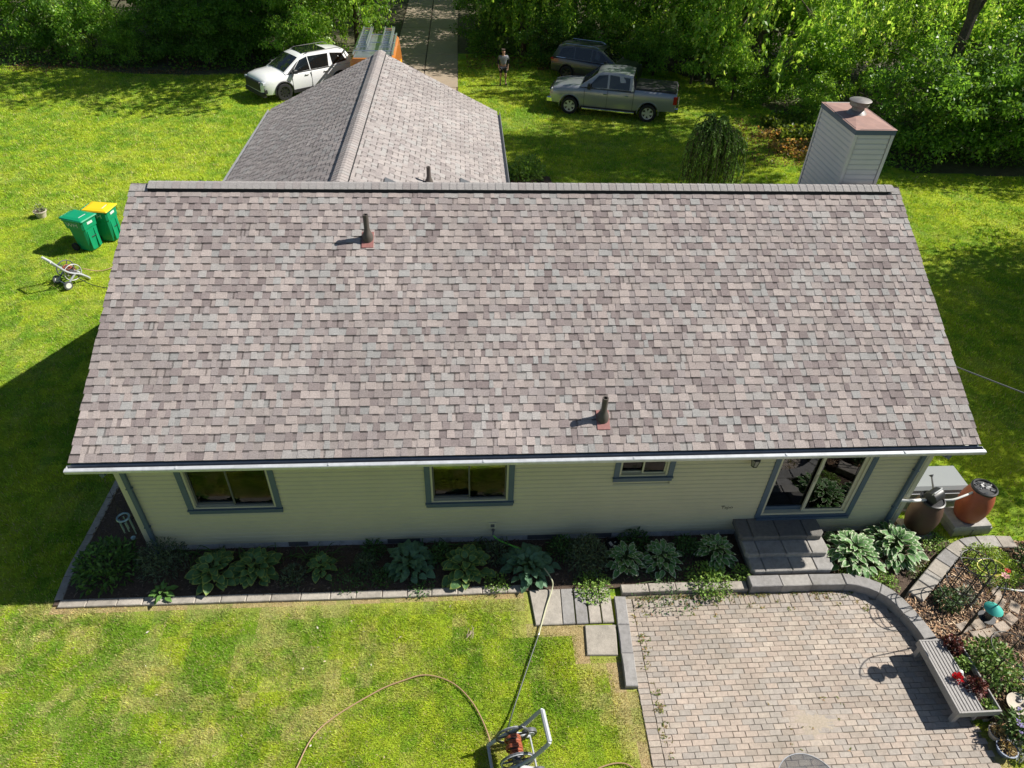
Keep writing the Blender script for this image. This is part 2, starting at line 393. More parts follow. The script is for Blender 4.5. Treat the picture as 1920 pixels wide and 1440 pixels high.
# ------------------------------------------------------------------ driveway of concrete slabs
mb = MB(); mb.prism(DRIVE, -.02, .004)
drive = tag(mb.build('driveway', 'mulch_soil'), kind='structure')
sl_me = MB().box(-.85, .85, -1.47, 1.47, 0, .028, ch=.012).mesh('slab', 'drive')
for j in range(12):
    for i in range(2): obj('slab', sl_me, drive, (3.22+i*1.76, 29.2+j*3.0, .006), (0, 0, random.uniform(-.003, .003)))
sl_me2 = MB().box(-1.1, 1.1, -1.47, 1.47, 0, .028, ch=.012).mesh('slab', 'drive')
for j in range(4):
    for i in range(2): obj('slab', sl_me2, drive, (2.4+i*2.26, 17.2+j*3.0, .006))

# ------------------------------------------------------------------ garden beds
BZ = .13                                           # the bed beside the bench lies higher than the patio
def bed(name, poly, z, m='mulch_soil'):
    b = MB(); b.prism(poly, -.02, z); return tag(b.build(name, m), kind='structure')
bed('garden_bed', BED_FRONT, .035); bed('garden_bed', BED_RIGHT, BZ); bed('garden_bed', BED_BACK, .03)
def chips(name, poly, n, z, cols, ln, label, seed, drop=None):
    r = np.random.default_rng(seed); xs = [p[0] for p in poly]; ys = [p[1] for p in poly]
    x = r.uniform(min(xs), max(xs), n); y = r.uniform(min(ys), max(ys), n); k = inpoly(x, y, poly)
    if drop is not None: k &= ~drop(x, y)
    x, y = x[k], y[k]; n = len(x); a = r.uniform(0, PI, n); l = ln*r.uniform(.4, 1.3, n); wv = l*r.uniform(.12, .4, n); t = r.uniform(-.45, .45, n)
    zz = z+r.uniform(.002, .028, n); cx, sx = np.cos(a), np.sin(a)
    V = np.empty((n, 4, 3))
    for q, (u, v) in enumerate(((-1, -1), (1, -1), (1, 1), (-1, 1))):
        V[:, q, 0] = x+cx*l/2*u-sx*wv/2*v; V[:, q, 1] = y+sx*l/2*u+cx*wv/2*v; V[:, q, 2] = zz+t*l/2*u+.2*wv*v
    c = np.array(cols)[r.integers(0, len(cols), n)]*r.uniform(.6, 1.3, n)[:, None]
    return tag(obj(name, npmesh(name, V.reshape(-1, 3), np.arange(n*4).reshape(-1, 4), 'mulch', c)), label, 'mulch', kind='stuff')
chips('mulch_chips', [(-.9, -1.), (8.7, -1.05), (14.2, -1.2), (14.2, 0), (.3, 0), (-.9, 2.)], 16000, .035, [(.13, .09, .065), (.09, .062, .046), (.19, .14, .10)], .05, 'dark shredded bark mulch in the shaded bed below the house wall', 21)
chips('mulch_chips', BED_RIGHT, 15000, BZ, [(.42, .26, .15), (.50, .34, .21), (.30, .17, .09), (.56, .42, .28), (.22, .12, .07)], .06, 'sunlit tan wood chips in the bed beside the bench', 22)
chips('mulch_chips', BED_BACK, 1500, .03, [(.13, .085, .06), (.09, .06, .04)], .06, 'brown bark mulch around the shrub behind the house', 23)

# ------------------------------------------------------------------ patio: brick pavers, each its own piece
mb = MB(); mb.prism([(8.72, -1.22), (13.0, -1.22), (13.45, -1.45), (13.66, -1.85), (13.78, -2.4), (13.80, -5.4), (8.66, -5.4)], -.02, .006)
mat('joint_sand', (.225, .19, .14), rough=1., noise=.3, nscale=18, stain=.8, stcol=(.13, .135, .045), stscale=2.2)
patio = tag(mb.build('patio', 'joint_sand'), kind='structure')
PCOL = [(.435, .358, .298), (.405, .342, .288), (.44, .374, .313), (.39, .347, .303), (.375, .332, .293), (.43, .357, .297), (.41, .365, .32), (.455, .39, .325)]
PB = [(8.72, -1.30), (12.93, -1.32), (13.36, -1.56), (13.56, -1.94), (13.64, -2.35), (13.70, -2.7), (13.78, -4.4), (13.80, -5.35), (8.70, -5.35)]
pv = []
def skew(y): return 8.80 - .012*(-y-1.3)         # the patio's left side leans very slightly
for i in range(56):                                # course along the wall, bricks on end
    x = 8.90+i*.0905; pv.append((x+.045, -1.44, .086, .178))
for j in range(46):                                # border down the left side
    y = -1.39-j*.0895; pv.append((skew(y)-.01, y, .178, .085))
for j in range(43):
    y = -1.58-j*.0895
    for i in range(28):
        x = skew(y)+.178+i*.1875+(.094 if j % 2 else 0)
        if i == 0 and j % 2: pv.append((x-.1405, y, .086, .085))
        pv.append((x, y, .183, .085))
pv = [p for p in pv if inpoly(np.array([p[0]]), np.array([p[1]]), PB)[0]]
vis = sorted(range(len(pv)), key=lambda i: abs(pv[i][1]+3.75) if pv[i][1] > -4.45 else 9+abs(pv[i][1]))
single = set(i for i in vis if pv[i][1] > -4.40); single = set(list(sorted(single, key=lambda i: pv[i][1]))[:300])
pmesh = {}
rest = MB()
for i, (x, y, lx, ly) in enumerate(pv):
    base = random.choice(PCOL); g = .78+.26*float(vnoise(np.array([x]), np.array([y]), .9, 31)[0])+.14*float(vnoise(np.array([x]), np.array([y]), 2.6, 32)[0]); fq = g*random.uniform(.93, 1.07); col = tuple(c*fq for c in base)
    dz = random.uniform(0, .004); rz = random.uniform(-.012, .012); dx, dy = random.uniform(-.003, .003), random.uniform(-.003, .003)
    if i in single:
        key = (round(lx, 3), round(ly, 3), random.randrange(14))
        if key not in pmesh: pmesh[key] = MB().box(-lx/2, lx/2, -ly/2, ly/2, 0, .016, col, ch=.005).mesh('paver', 'paver', tint=True)
        obj('paver', pmesh[key], patio, (x+dx, y+dy, .004+dz), (random.uniform(-.008, .008), random.uniform(-.008, .008), rz))
    else:
        M = Matrix.Translation((x+dx, y+dy, .004+dz)) @ Matrix.Rotation(rz, 4, 'Z')
        rest.box(-lx/2, lx/2, -ly/2, ly/2, 0, .016, col, M, ch=.005)
o = rest.build('pavers', 'paver', patio, tint=True); o['kind'] = 'stuff'
# sand swept over the middle of the patio
n = 46; pts = []
for k in range(n):
    a = 2*PI*k/n; rr = 1+.28*math.sin(3*a+1)+.16*math.sin(7*a)+.10*random.uniform(-1, 1); pts.append((11.28+.46*rr*math.cos(a), -3.62+.30*rr*math.sin(a)))
mb = MB(); vs = [(11.28, -3.62, .0255)]+[(11.28+(x-11.28)*.5, -3.62+(y+3.62)*.5, random.uniform(.0205, .0255)) for x, y in pts]+[(x, y, .013) for x, y in pts]
fs = [(0, 1+k, 1+(k+1) % n) for k in range(n)]+[(1+k, 1+n+k, 1+n+(k+1) % n, 1+(k+1) % n) for k in range(n)]
mb.add(vs, fs); tag(mb.build('sand_patch', 'sand', smooth=True), 'pale sand spilled over the middle of the brick patio', 'sand', kind='stuff')
# weeds and moss in the joints along the wall
def weeds(name, spots, label):
    V = []; Cc = []
    for x, y, n, s in spots:
        for k in range(n):
            a = random.uniform(0, 2*PI); px, py = x+random.gauss(0, s), y+random.gauss(0, s*.5); l = random.uniform(.02, .055); wv = l*.28
            ca, sa = math.cos(a), math.sin(a); h = random.uniform(.01, .04)
            V += [(px-sa*wv, py+ca*wv, .02), (px+sa*wv, py-ca*wv, .02), (px+ca*l, py+sa*l, .02+h)]
            c = random.choice([(.13, .19, .03), (.30, .27, .09), (.36, .28, .13), (.10, .15, .03), (.22, .17, .09)]); Cc.append(tuple(q*random.uniform(.8, 1.2) for q in c))
    return tag(obj(name, npmesh(name, np.array(V), np.arange(len(V)).reshape(-1, 3), 'grass', np.array(Cc))), label, 'weeds', kind='stuff')
sp = [(random.uniform(8.9, 13.0), -1.36+random.uniform(-.02, .015), 8, .05) for _ in range(60)]+[(random.uniform(9, 13.1), random.uniform(-1.75, -1.45), 9, .03) for _ in range(26)]
sp += [(8.93+random.uniform(-.06, .06), random.uniform(-4.2, -1.5), 6, .03) for _ in range(40)]+[(random.uniform(10.7, 11.9), random.uniform(-4.05, -3.2), 3, .02) for _ in range(12)]
weeds('joint_weeds', sp, 'small dry weeds growing in the patio joints along the wall')

# ------------------------------------------------------------------ stone edgings, walls and slabs
GREY = [(.33, .315, .295), (.30, .29, .28), (.36, .34, .31), (.28, .27, .265)]
TAN = [(.385, .352, .305), (.36, .325, .28), (.40, .362, .315)]
def strip_blocks(parent, name, path, width, z0, z1, step, cols, gap=.007, ch=.012):
    """blocks laid end to end along a path"""
    P = smooth_path([(x, y, 0) for x, y in path], 10); S = [0]
    for a, b in zip(P, P[1:]): S.append(S[-1]+(b-a).length)
    def at(s):
        s = max(0, min(S[-1], s)); i = max(k for k in range(len(S)) if S[k] <= s+1e-9); i = min(i, len(P)-2)
        t = (s-S[i])/max(1e-9, S[i+1]-S[i]); p = P[i].lerp(P[i+1], t); d = (P[i+1]-P[i]).normalized(); return p, Vector((-d.y, d.x, 0))
    s = 0
    while s < S[-1]-.05:
        e = min(S[-1], s+step*random.uniform(.9, 1.1)); L = []; Rr = []
        for k in range(4):
            p, nn = at(s+gap/2+(e-s-gap)*k/3); L.append(p+nn*width/2); Rr.append(p-nn*width/2)
        poly = [(q.x, q.y) for q in Rr]+[(q.x, q.y) for q in reversed(L)]
        fq = random.uniform(.90, 1.08); col = tuple(c*fq for c in random.choice(cols))
        b = MB(); b.prism(poly, z0, z1+random.uniform(-.006, .006), col, ch=ch); b.build(name, 'concrete', parent, tint=True); s = e
rw = thing('retaining_wall', 'low curved wall of grey concrete blocks edging the brick patio', 'wall')
strip_blocks(rw, 'block', [(8.72, -1.19), (9.8, -1.185), (11.0, -1.2)], .17, -.02, .11, .45, TAN)
strip_blocks(rw, 'block', [(11.02, -1.20), (11.8, -1.205), (12.45, -1.21), (12.95, -1.25), (13.40, -1.50), (13.60, -1.90), (13.70, -2.30), (13.73, -2.62)], .23, -.02, .22, .58, GREY)
ar = thing('planter_edging', 'angled row of grey stone blocks bordering the wood chip bed', 'edging')
strip_blocks(ar, 'block', [(13.90, -1.60), (14.4, -1.22), (14.95, -.80), (15.42, -.54), (15.95, -.48), (16.45, -.5)], .27, -.02, .19, .36, TAN+GREY)
ed = thing('bed_edging', 'long flush strip of pale stone edging along the front bed', 'edging')
strip_blocks(ed, 'block', [(-.9, -1.07), (2, -1.08), (4.5, -1.09), (7.0, -1.07)], .15, -.02, .05, .46, TAN)
strip_blocks(ed, 'block', [(-.93, -1.0), (-.98, -.3), (-.95, .5), (-.93, 2.2)], .14, -.02, .05, .45, TAN)
pl = thing('slab_path', 'row of narrow pale concrete slabs with dark gaps beside the patio', 'path')
xs = [7.13, 7.66, 7.89, 8.115, 8.34, 8.555]
for i in range(5):
    if i == 0: mb = MB().prism([(7.16, -1.80), (7.62, -1.80), (7.65, -1.11), (7.10, -1.11)], -.02, .045, TAN[0], ch=.012)
    else: mb = MB().prism([(xs[i]-.03, -1.80), (xs[i+1]-.055, -1.80), (xs[i+1]-.025, -1.115), (xs[i], -1.115)], -.02, .05+.004*(i % 2), random.choice(TAN+GREY), ch=.012)
    mb.build('slab', 'concrete', pl, tint=True)
sq = MB().prism([(7.95, -2.37), (8.46, -2.39), (8.53, -1.84), (7.99, -1.83)], -.02, .04, (.37, .335, .285), ch=.014)
tag(sq.build('stepping_slab', 'concrete', tint=True), 'square pale concrete stepping slab in the grass beside the curb', 'slab')
cu = thing('patio_curb', 'straight grey concrete curb along the left patio edge', 'curb')
strip_blocks(cu, 'block', [(8.68, -1.32), (8.63, -2.1), (8.58, -2.95)], .20, -.02, .085, .56, GREY)
pp = thing('garden_path', 'short path of tan pavers behind the bench in the flower bed', 'path')
for (x, y, r) in [(14.45, -2.20, .25), (14.72, -2.16, .25), (14.98, -2.05, .3), (15.2, -1.93, .5), (15.38, -1.75, .8), (15.45, -1.52, 1.2), (15.46, -1.28, 1.45), (14.62, -2.36, .1), (14.86, -2.32, .15), (15.12, -2.22, .3), (15.36, -2.08, .5), (15.58, -1.86, .8)]:
    b = MB(); b.box(-.125, .125, -.085, .085, 0, .06, random.choice([(.50, .40, .31), (.46, .38, .31), (.44, .36, .28)]), ch=.012); b.build('paver', 'paver', pp, tint=True, loc=(x, y, BZ-.03), rot=(0, 0, r))
# steps up to the sliding door
st = thing('patio_steps', 'three dark grey block steps below the sliding patio door', 'steps')
for k, (z, y0, y1, xo) in enumerate(((.27, -1.04, -.60, .10), (.39, -.76, -.32, .05), (.51, -.47, -.02, 0.))):
    xa, xb = 11.02+xo, 12.60+xo*.3; cuts = [xa, xa+.24, xa+.74, xb-.32, xb]
    for i in range(4):
        yo = .03 if i in (0,) else 0
        poly = [(cuts[i]+.004, y0+.0), (cuts[i+1]-.004, y0), (cuts[i+1]-.004, y1), (cuts[i]+.004, y1)]
        if i == 3: poly = [(cuts[3]+.004, y0), (cuts[4]-.06, y0-.01), (cuts[4]+.02, y0+.08), (cuts[4], y1), (cuts[3]+.004, y1)]
        if i == 0: poly = [(cuts[0]+.05, y0), (cuts[1]-.004, y0), (cuts[1]-.004, y1), (cuts[0], y1), (cuts[0], y0+.06)]
        MB().prism(poly, z-.118, z, tuple(c*(.50 if k == 2 else 1.05) for c in random.choice(GREY)), ch=.016).build('tread_block', 'concrete', st, tint=True)
MB().box(11.14, 12.52, -.95, -.02, -.02, .148, (.2, .2, .2)).build('riser_core', 'concrete', st, tint=True)

# ================================================================== HOUSE
W = 14.545; SA = .4704; RUN = 4.7154; OV = .4541; EZ = 2.7787; RY = RUN-OV; RZ = EZ+RUN*math.tan(SA); EXPO = .14297
GX, GZ, GH, GA, GYF = 3.455, 4.592, 3.757, .4562, 15.863
house = thing('house', 'cream sided ranch house with mottled brown shingle roof and attached garage wing', 'house')
K = .93
SPAL = [srgb(192, 176, 168), srgb(178, 176, 172), srgb(160, 148, 146), srgb(134, 118, 117), srgb(168, 156, 150), srgb(180, 163, 156), srgb(150, 136, 133), srgb(164, 168, 166), srgb(122, 105, 105)]
SPAL = np.array(SPAL)*K; SPAL = SPAL*.58+SPAL.mean(0)*.42; SPAL = (SPAL*.82+SPAL.mean(1, keepdims=True)*.18)*1.05; SPAL2 = (SPAL*.55+SPAL.mean(0)*.45); SPAL2 = SPAL2*.75+SPAL2.mean(1, keepdims=True)*.25; SW = np.array([.15, .13, .15, .11, .15, .11, .11, .06, .03]); SW = SW/SW.sum()
def shingle_units(O, U, S, N, ulim, ncourse, expo, seed, wmin=.07, wmax=.19, pal=None):
    """lists of (verts, faces, colours) for every tab of a slope; ulim(s) gives the run of a course"""
    pal = SPAL if pal is None else pal; r = np.random.default_rng(seed); O, U, S, N = (np.array(a, float) for a in (O, U, S, N)); out = []
    for k in range(ncourse):
        s0 = k*expo; a, b = ulim(s0+expo*.5); u = a; tooth = r.random() < .5; last = 3; row = []
        while u < b-.02:
            wd = r.uniform(wmin, wmax)*(1.0 if tooth else .85); e = min(b, u+wd)
            if b-e < .05: e = b
            ci = r.choice(len(SPAL), p=SW)
            if r.random() < .18: ci = last
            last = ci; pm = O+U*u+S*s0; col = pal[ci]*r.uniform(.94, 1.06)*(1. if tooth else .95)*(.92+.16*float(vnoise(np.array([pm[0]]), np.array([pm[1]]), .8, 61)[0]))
            hb = .016 if tooth else .008; t = r.uniform(-.002, .012) if tooth else 0.
            s1 = s0+expo+.016; jit = r.uniform(-.002, .002)
            if tooth:
                L = [(u, s0+jit, hb), (e, s0+jit, hb), (e-t, s1, .004), (u+t, s1, .004), (u, s0+jit, -.006), (e, s0+jit, -.006), (e-t, s1, -.006), (u+t, s1, -.006)]
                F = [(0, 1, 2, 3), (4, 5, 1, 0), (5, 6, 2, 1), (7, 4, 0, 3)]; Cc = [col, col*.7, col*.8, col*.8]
            else:
                sb = s0+expo-.030; hm = .0045
                L = [(u-.014, s0, hb), (e+.014, s0, hb), (e+.014, sb, hm), (u-.014, sb, hm), (e+.014, s1, .003), (u-.014, s1, .003), (u-.014, s0, -.006), (e+.014, s0, -.006)]
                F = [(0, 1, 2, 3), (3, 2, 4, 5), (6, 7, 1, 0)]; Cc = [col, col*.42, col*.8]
            out.append((k, [O+U*p[0]+S*p[1]+N*p[2] for p in L], F, Cc)); u = e; tooth = not tooth if r.random() < .92 else tooth
    return out
def shingles(units, parent, single=()):
    rest = MB()
    for k, V, F, Cc in units:
        if k in single:
            b = MB(); b.v = [tuple(p) for p in V]; b.f = F; b.c = [tuple(c) for c in Cc]; b.build('shingle', 'shingle', parent, tint=True)
        else:
            o = len(rest.v); rest.v += [tuple(p) for p in V]; rest.f += [tuple(i+o for i in f) for f in F]; rest.c += [tuple(c) for c in Cc]
    o = rest.build('shingles', 'shingle', parent, tint=True); o['kind'] = 'stuff'
def slab_from(name, corners, th, m, parent):
    """flat deck with thickness below the corner plane"""
    P = [Vector(p) for p in corners]; n = (P[1]-P[0]).cross(P[-1]-P[0]).normalized(); k = len(P)
    b = MB(); b.add(P+[p-n*th for p in P], [tuple(range(k)), tuple(range(2*k-1, k-1, -1))]+[(i, k+i, k+(i+1) % k, (i+1) % k) for i in range(k)])
    return b.build(name, m, parent)
ca, sa = math.cos(SA), math.sin(SA)
roof = slab_from('roof', [(.01, -OV+.012, EZ-.006), (W-.01, -OV+.012, EZ-.006), (W-.01, RY, RZ-.010), (.01, RY, RZ-.010)], .03, 'soffit', house)
roofb = slab_from('roof', [(W-.01, 2*RUN-OV, EZ-.006), (.01, 2*RUN-OV, EZ-.006), (.01, RY+.002, RZ-.010), (W-.01, RY+.002, RZ-.010)], .03, 'soffit', house)
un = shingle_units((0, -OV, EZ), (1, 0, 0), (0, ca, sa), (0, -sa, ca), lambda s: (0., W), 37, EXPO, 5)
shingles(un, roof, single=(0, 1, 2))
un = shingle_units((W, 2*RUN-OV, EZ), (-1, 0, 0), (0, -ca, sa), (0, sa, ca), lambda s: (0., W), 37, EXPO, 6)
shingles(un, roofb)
# garage wing
cg, sg = math.cos(GA), math.sin(GA); GL = GH/cg; GE = GZ-GH*math.tan(GA)
def valley(z): return RY+(RZ-z)/math.tan(SA)+.0
gy0 = valley(GZ); gy1 = valley(GE)
roofc = slab_from('roof', [(GX-GH, GYF, GE-.008), (GX-GH, gy1, GE-.008), (GX, gy0, GZ-.012), (GX, GYF, GZ-.012)], .03, 'soffit', house)
roofd = slab_from('roof', [(GX+GH, gy1, GE-.008), (GX+GH, GYF, GE-.008), (GX+.002, GYF, GZ-.012), (GX+.002, gy0, GZ-.012)], .03, 'soffit', house)
nc = int(GL/EXPO)+1; ge = GL/nc
un = shingle_units((GX-GH, GYF, GE), (0, -1, 0), (cg, 0, sg), (-sg, 0, cg), lambda s: (0., GYF-valley(GE+s*sg)), nc, ge, 7, .10, .26, SPAL2)
shingles(un, roofc)
un = shingle_units((GX+GH, GYF, GE), (0, -1, 0), (-cg, 0, sg), (sg, 0, cg), lambda s: (0., GYF-valley(GE+s*sg)), nc, ge, 8, .10, .26, SPAL2)
shingles(un, roofd)
# ridge vents and cap shingles
def ridge(parent, A, D, SL, length, half, h, lift, caps_from, caps_to, tilt, seed):
    """A start, D direction, SL the two down-slope unit vectors"""
    A = Vector(A); D = Vector(D); SL = [Vector(s) for s in SL]; Z = Vector((0, 0, 1)); r = random.Random(seed)
    if lift > .01:
        b = MB()
        for s in SL:
            n = D.cross(s).normalized(); n = n if n.z > 0 else -n
            p = [A+D*caps_from, A+D*caps_to]; q = []
            for x in p: q += [x+n*.006, x+s*(half+.038)+n*.006, x+s*(half-.010)+n*(lift-.004), x+n*(lift-.004)]
            b.add(q, [(0, 1, 2, 3), (7, 6, 5, 4), (1, 5, 6, 2), (0, 4, 5, 1), (3, 2, 6, 7)])
        b.build('ridge_vent', 'vent_black', parent)
    me = []
    e = .1435
    for q in range(9):
        col = tuple(SPAL2[r.choice([0, 1, 1, 2, 4, 4, 5, 7])]*r.uniform(.92, 1.04)); b = MB(); V = []
        nn = [D.cross(s).normalized() for s in SL]; nn = [n if n.z > 0 else -n for n in nn]; mid = (nn[0]+nn[1]).normalized()
        for d, hh in ((0., .010), (e+.02, .003)):
            for s, n, f in ((SL[0], nn[0], 1.), (SL[0], (nn[0]+mid).normalized(), .14), (SL[1], (nn[1]+mid).normalized(), .14), (SL[1], nn[1], 1.)):
                V.append(D*d+s*half*f+n*(hh+lift))
            for s, n in ((SL[0], nn[0]), (SL[1], nn[1])): V.append(D*d+s*half+n*(lift-.004))
        b.add(V, [(0, 1, 7, 6), (1, 2, 8, 7), (2, 3, 9, 8), (4, 0, 6, 10), (3, 5, 11, 9), (4, 5, 3, 2, 1, 0)], col)
        me.append(b.mesh('ridge_cap', 'shingle', tint=True))
    s = caps_from
    while s < caps_to-.03:
        obj('ridge_cap', r.choice(me), parent, A+D*s); s += e
    return me
DN = [(0, -ca, -sa), (0, ca, -sa)]
m1 = ridge(roof, (0, RY, RZ), (1, 0, 0), DN, W, .145, .0, .055, .33, W-.25, 0, 3)
for x in (0., .14, .235): obj('ridge_cap', random.choice(m1), roof, (x, RY, RZ-.050))
for x in (W-.29, W-.175): obj('ridge_cap', random.choice(m1), roof, (x, RY, RZ-.050))
ridge(roofc, (GX, gy0+.12, GZ), (0, 1, 0), [(-cg, 0, -sg), (cg, 0, -sg)], GYF-gy0, .17, .0, .05, 0, GYF-gy0-.12, 0, 4)
# vent stacks with boots
def vent_pipe(parent, x, y, z, h, plate=True):
    b = MB(); b.lathe([(.105, -.05), (.10, .045), (.088, .095), (.066, .14), (.058, .17), (.050, .20), (.050, h), (.033, h), (.033, h-.18)], 18)
    o = b.build('vent_pipe', 'pipe_brown', parent, smooth=True, loc=(x, y, z))
    if plate:
        M = Matrix.Rotation(SA, 4, 'X'); p = MB(); p.box(-.105, .105, -.20, .14, .006, .02, M=M, ch=.003); p.build('flashing', 'flashing_red', o)
    d = MB(); d.lathe([(.033, h-.19), (.0, h-.19)], 18); d.build('pipe_bore', 'vent_black', o)
vent_pipe(roof, 4.32, 3.19, 4.633, .47); vent_pipe(roof, 8.256, .06, 3.04, .44); vent_pipe(roofd, 5.23, 7.68, 3.72, .42, False)
for (x, y, z) in ((4.5, 6.68, 4.08), (6.17, 8.62, 3.255)):
    b = MB(); M = Matrix.Translation((x, y, z)) @ Matrix.Rotation(GA, 4, 'Y'); b.box(-.22, .22, -.16, .16, -.01, .035, M=M, ch=.01); b.box(-.25, .25, -.19, .19, .035, .05, M=M, ch=.008); b.build('roof_vent', 'dark_grey_plastic', roofd)

# ---- walls
WX0, WX1, WY1 = .293, W-.293, 8.52
OPEN = [(1.23, 2.82, 1.05, 2.44), (5.31, 6.85, 1.07, 2.44), (8.58, 9.63, 1.62, 2.44), (11.41, 13.26, .53, 2.47)]
b = MB(); xs = [WX0]; IN = .06
for (a, c, z0, z1) in OPEN:
    b.box(xs[-1], a+IN, 0.002, .14, .197, 2.62); b.box(a+IN, c-IN, 0.002, .14, .197, z0+IN); b.box(a+IN, c-IN, 0.002, .14, z1-IN, 2.62); xs.append(c-IN)
b.box(xs[-1], WX1, 0.002, .14, .197, 2.62); wallf = b.build('wall', 'siding', house)
b = MB()
for x, sgn in ((WX0, 1), (WX1, -1)):
    pts = [(0.14, 0), (WY1, 0), (WY1, 2.62), (RY, 2.55+RY*math.tan(SA)), (0.14, 2.62)]; n = 5
    xa, xb = sorted((x, x+sgn*.14)); V = [(xa, p, q) for p, q in pts]+[(xb, p, q) for p, q in pts]
    b.add(V, [tuple(range(n-1, -1, -1)), tuple(range(n, 2*n))]+[(i, (i+1) % n, n+(i+1) % n, n+i) for i in range(n)])
b.box(WX0+.14, WX1-.14, WY1-.14, WY1, 0, 2.62)
b.build('wall', 'siding', house)
b = MB(); gx0, gx1, gy = GX-GH+.3, GX+GH-.3, GYF-.3
b.box(gx0, gx0+.14, WY1+.01, gy, 0, 2.75); b.box(gx1-.14, gx1, WY1+.01, gy, 0, 2.75)
pts = [(gx0+.14, 0), (gx1-.14, 0), (gx1-.14, 2.75), (GX, GZ-.18), (gx0+.14, 2.75)]; n = 5
b.add([(p, gy-.14, q) for p, q in pts]+[(p, gy, q) for p, q in pts], [tuple(range(n)), tuple(range(2*n-1, n-1, -1))]+[(i, n+i, n+(i+1) % n, (i+1) % n) for i in range(n)])
b.build('wall', 'siding', house)
MB().box(gx0+.9, gx1-.9, gy+.002, gy+.03, .02, 2.15).build('garage_door', 'white_plastic', house)
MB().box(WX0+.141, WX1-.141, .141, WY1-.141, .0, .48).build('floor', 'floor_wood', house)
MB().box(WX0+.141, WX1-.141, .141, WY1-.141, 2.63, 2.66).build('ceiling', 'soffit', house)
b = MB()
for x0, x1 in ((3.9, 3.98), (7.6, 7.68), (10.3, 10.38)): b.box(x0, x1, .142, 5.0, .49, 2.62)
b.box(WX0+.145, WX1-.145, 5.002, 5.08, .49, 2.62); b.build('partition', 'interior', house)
# lap boards of the front wall, cut at the openings
LAP = .1015; nb = 24; lap_cache = {}
for k in range(nb):
    z0 = .20+k*LAP; z1 = z0+LAP+.012
    if z0 > 2.55: break
    segs = [(WX0+.075, WX1-.075)]
    for (a, c, oz0, oz1) in OPEN:
        if z1 > oz0 and z0 < oz1:
            ns = []
            for s, e in segs:
                if a > s and c < e: ns += [(s, a+.02), (c-.02, e)]
                else: ns.append((s, e))
            segs = ns
    for s, e in segs:
        yb = -.034-random.uniform(0, .002); zm = z0+LAP*.66; V = [(s, yb, z0), (e, yb, z0), (e, yb+.004, zm), (s, yb+.004, zm), (e, -.008, z1-.010), (s, -.008, z1-.010), (s, .001, z0), (e, .001, z0)]
        b = MB(); b.add(V, [(0, 1, 2, 3), (3, 2, 4, 5), (6, 7, 1, 0), (7, 4, 2, 1), (6, 0, 3, 5)]); b.build('siding_board', 'siding', wallf)
# corner posts, downspouts, foundation
for x0 in (WX0-.02, WX1-.07): MB().box(x0, x0+.09, -.036, .06, .19, 2.6, ch=.0).build('corner_post', 'cream_trim', house)
for k, (x, mid) in enumerate(((.44, 'a'), (14.05, 'b'))):
    b = MB(); b.box(x-.035, x+.035, -.095, -.040, .12, 2.36); b.box(x-.034, x+.034, -.20, -.05, .06, .14, M=None)
    pth = [(x, -.52, 2.62), (x, -.52, 2.56), (x, -.07, 2.38), (x, -.07, 2.30)]
    b.tube(pth, .042, 4); b.build('downspout', 'blue_trim', house)
    for z in (.75, 1.75): MB().box(x-.05, x+.05, -.098, -.036, z, z+.025).build('strap', 'blue_trim', house)
fx = WX0
while fx < WX1-.05:
    e = min(WX1, fx+random.choice([.39, .4, .41]))
    MB().box(fx+.003, e-.003, -.016, .10, -.25, .195, ch=.004).build('foundation_block', 'foundation', house); fx = e
MB().box(WX0+.01, WX1-.01, .012, .13, -.25, .19).build('foundation_core', 'foundation', house)
for x0, x1 in ((2.75, 3.1), (4.55, 5.15), (7.15, 7.8), (8.3, 8.75)): MB().box(x0, x1, -.024, .03, .06, .185).build('foundation_panel', 'dark_grey_plastic', house)  # dark panels set slightly proud of the foundation blocks
# eave: soffit, fascia, gutter
MB().box(.02, W-.02, -.44, -.022, 2.575, 2.59).build('soffit', 'soffit', house)
MB().box(.01, W-.01, -.452, -.441, 2.57, 2.745).build('fascia', 'blue_trim', house)
g0, g1 = -.045, W+.045
b = MB(); prof = [(-.455, 2.735), (-.455, 2.625), (-.535, 2.625), (-.580, 2.665), (-.592, 2.722), (-.585, 2.735), (-.528, 2.741), (-.528, 2.735), (-.572, 2.728), (-.567, 2.668), (-.531, 2.630), (-.459, 2.630), (-.459, 2.735)]
n = len(prof); b.add([(g0, y, z) for y, z in prof]+[(g1, y, z) for y, z in prof], [(i, (i+1) % n, n+(i+1) % n, n+i) for i in range(n)]+[tuple(range(n)), tuple(range(2*n-1, n-1, -1))])
gut = b.build('gutter', 'gutter_metal', house)
for x in (g0+.002, g1-.006):
    bb = MB(); q = [(-.456, 2.735), (-.456, 2.627), (-.534, 2.627), (-.573, 2.665), (-.578, 2.720)]; bb.add([(x, y, z) for y, z in q]+[(x+.004, y, z) for y, z in q], [(4, 3, 2, 1, 0), (5, 6, 7, 8, 9)]+[(i, (i+1) % 5, 5+(i+1) % 5, 5+i) for i in range(5)]); bb.build('end_cap', 'gutter_metal', gut)
MB().box(g0+.01, g1-.01, -.5315, -.461, 2.631, 2.672).build('gutter_shade_strip', 'gutter_shade', gut)  # near-black strip puts the shade inside the gutter into its colour
for x in (1.6, 3.9, 6.3, 8.7, 11.2, 13.2): MB().box(x-.012, x+.012, -.583, -.530, 2.743, 2.747).build('hanger', 'gutter_metal', gut)
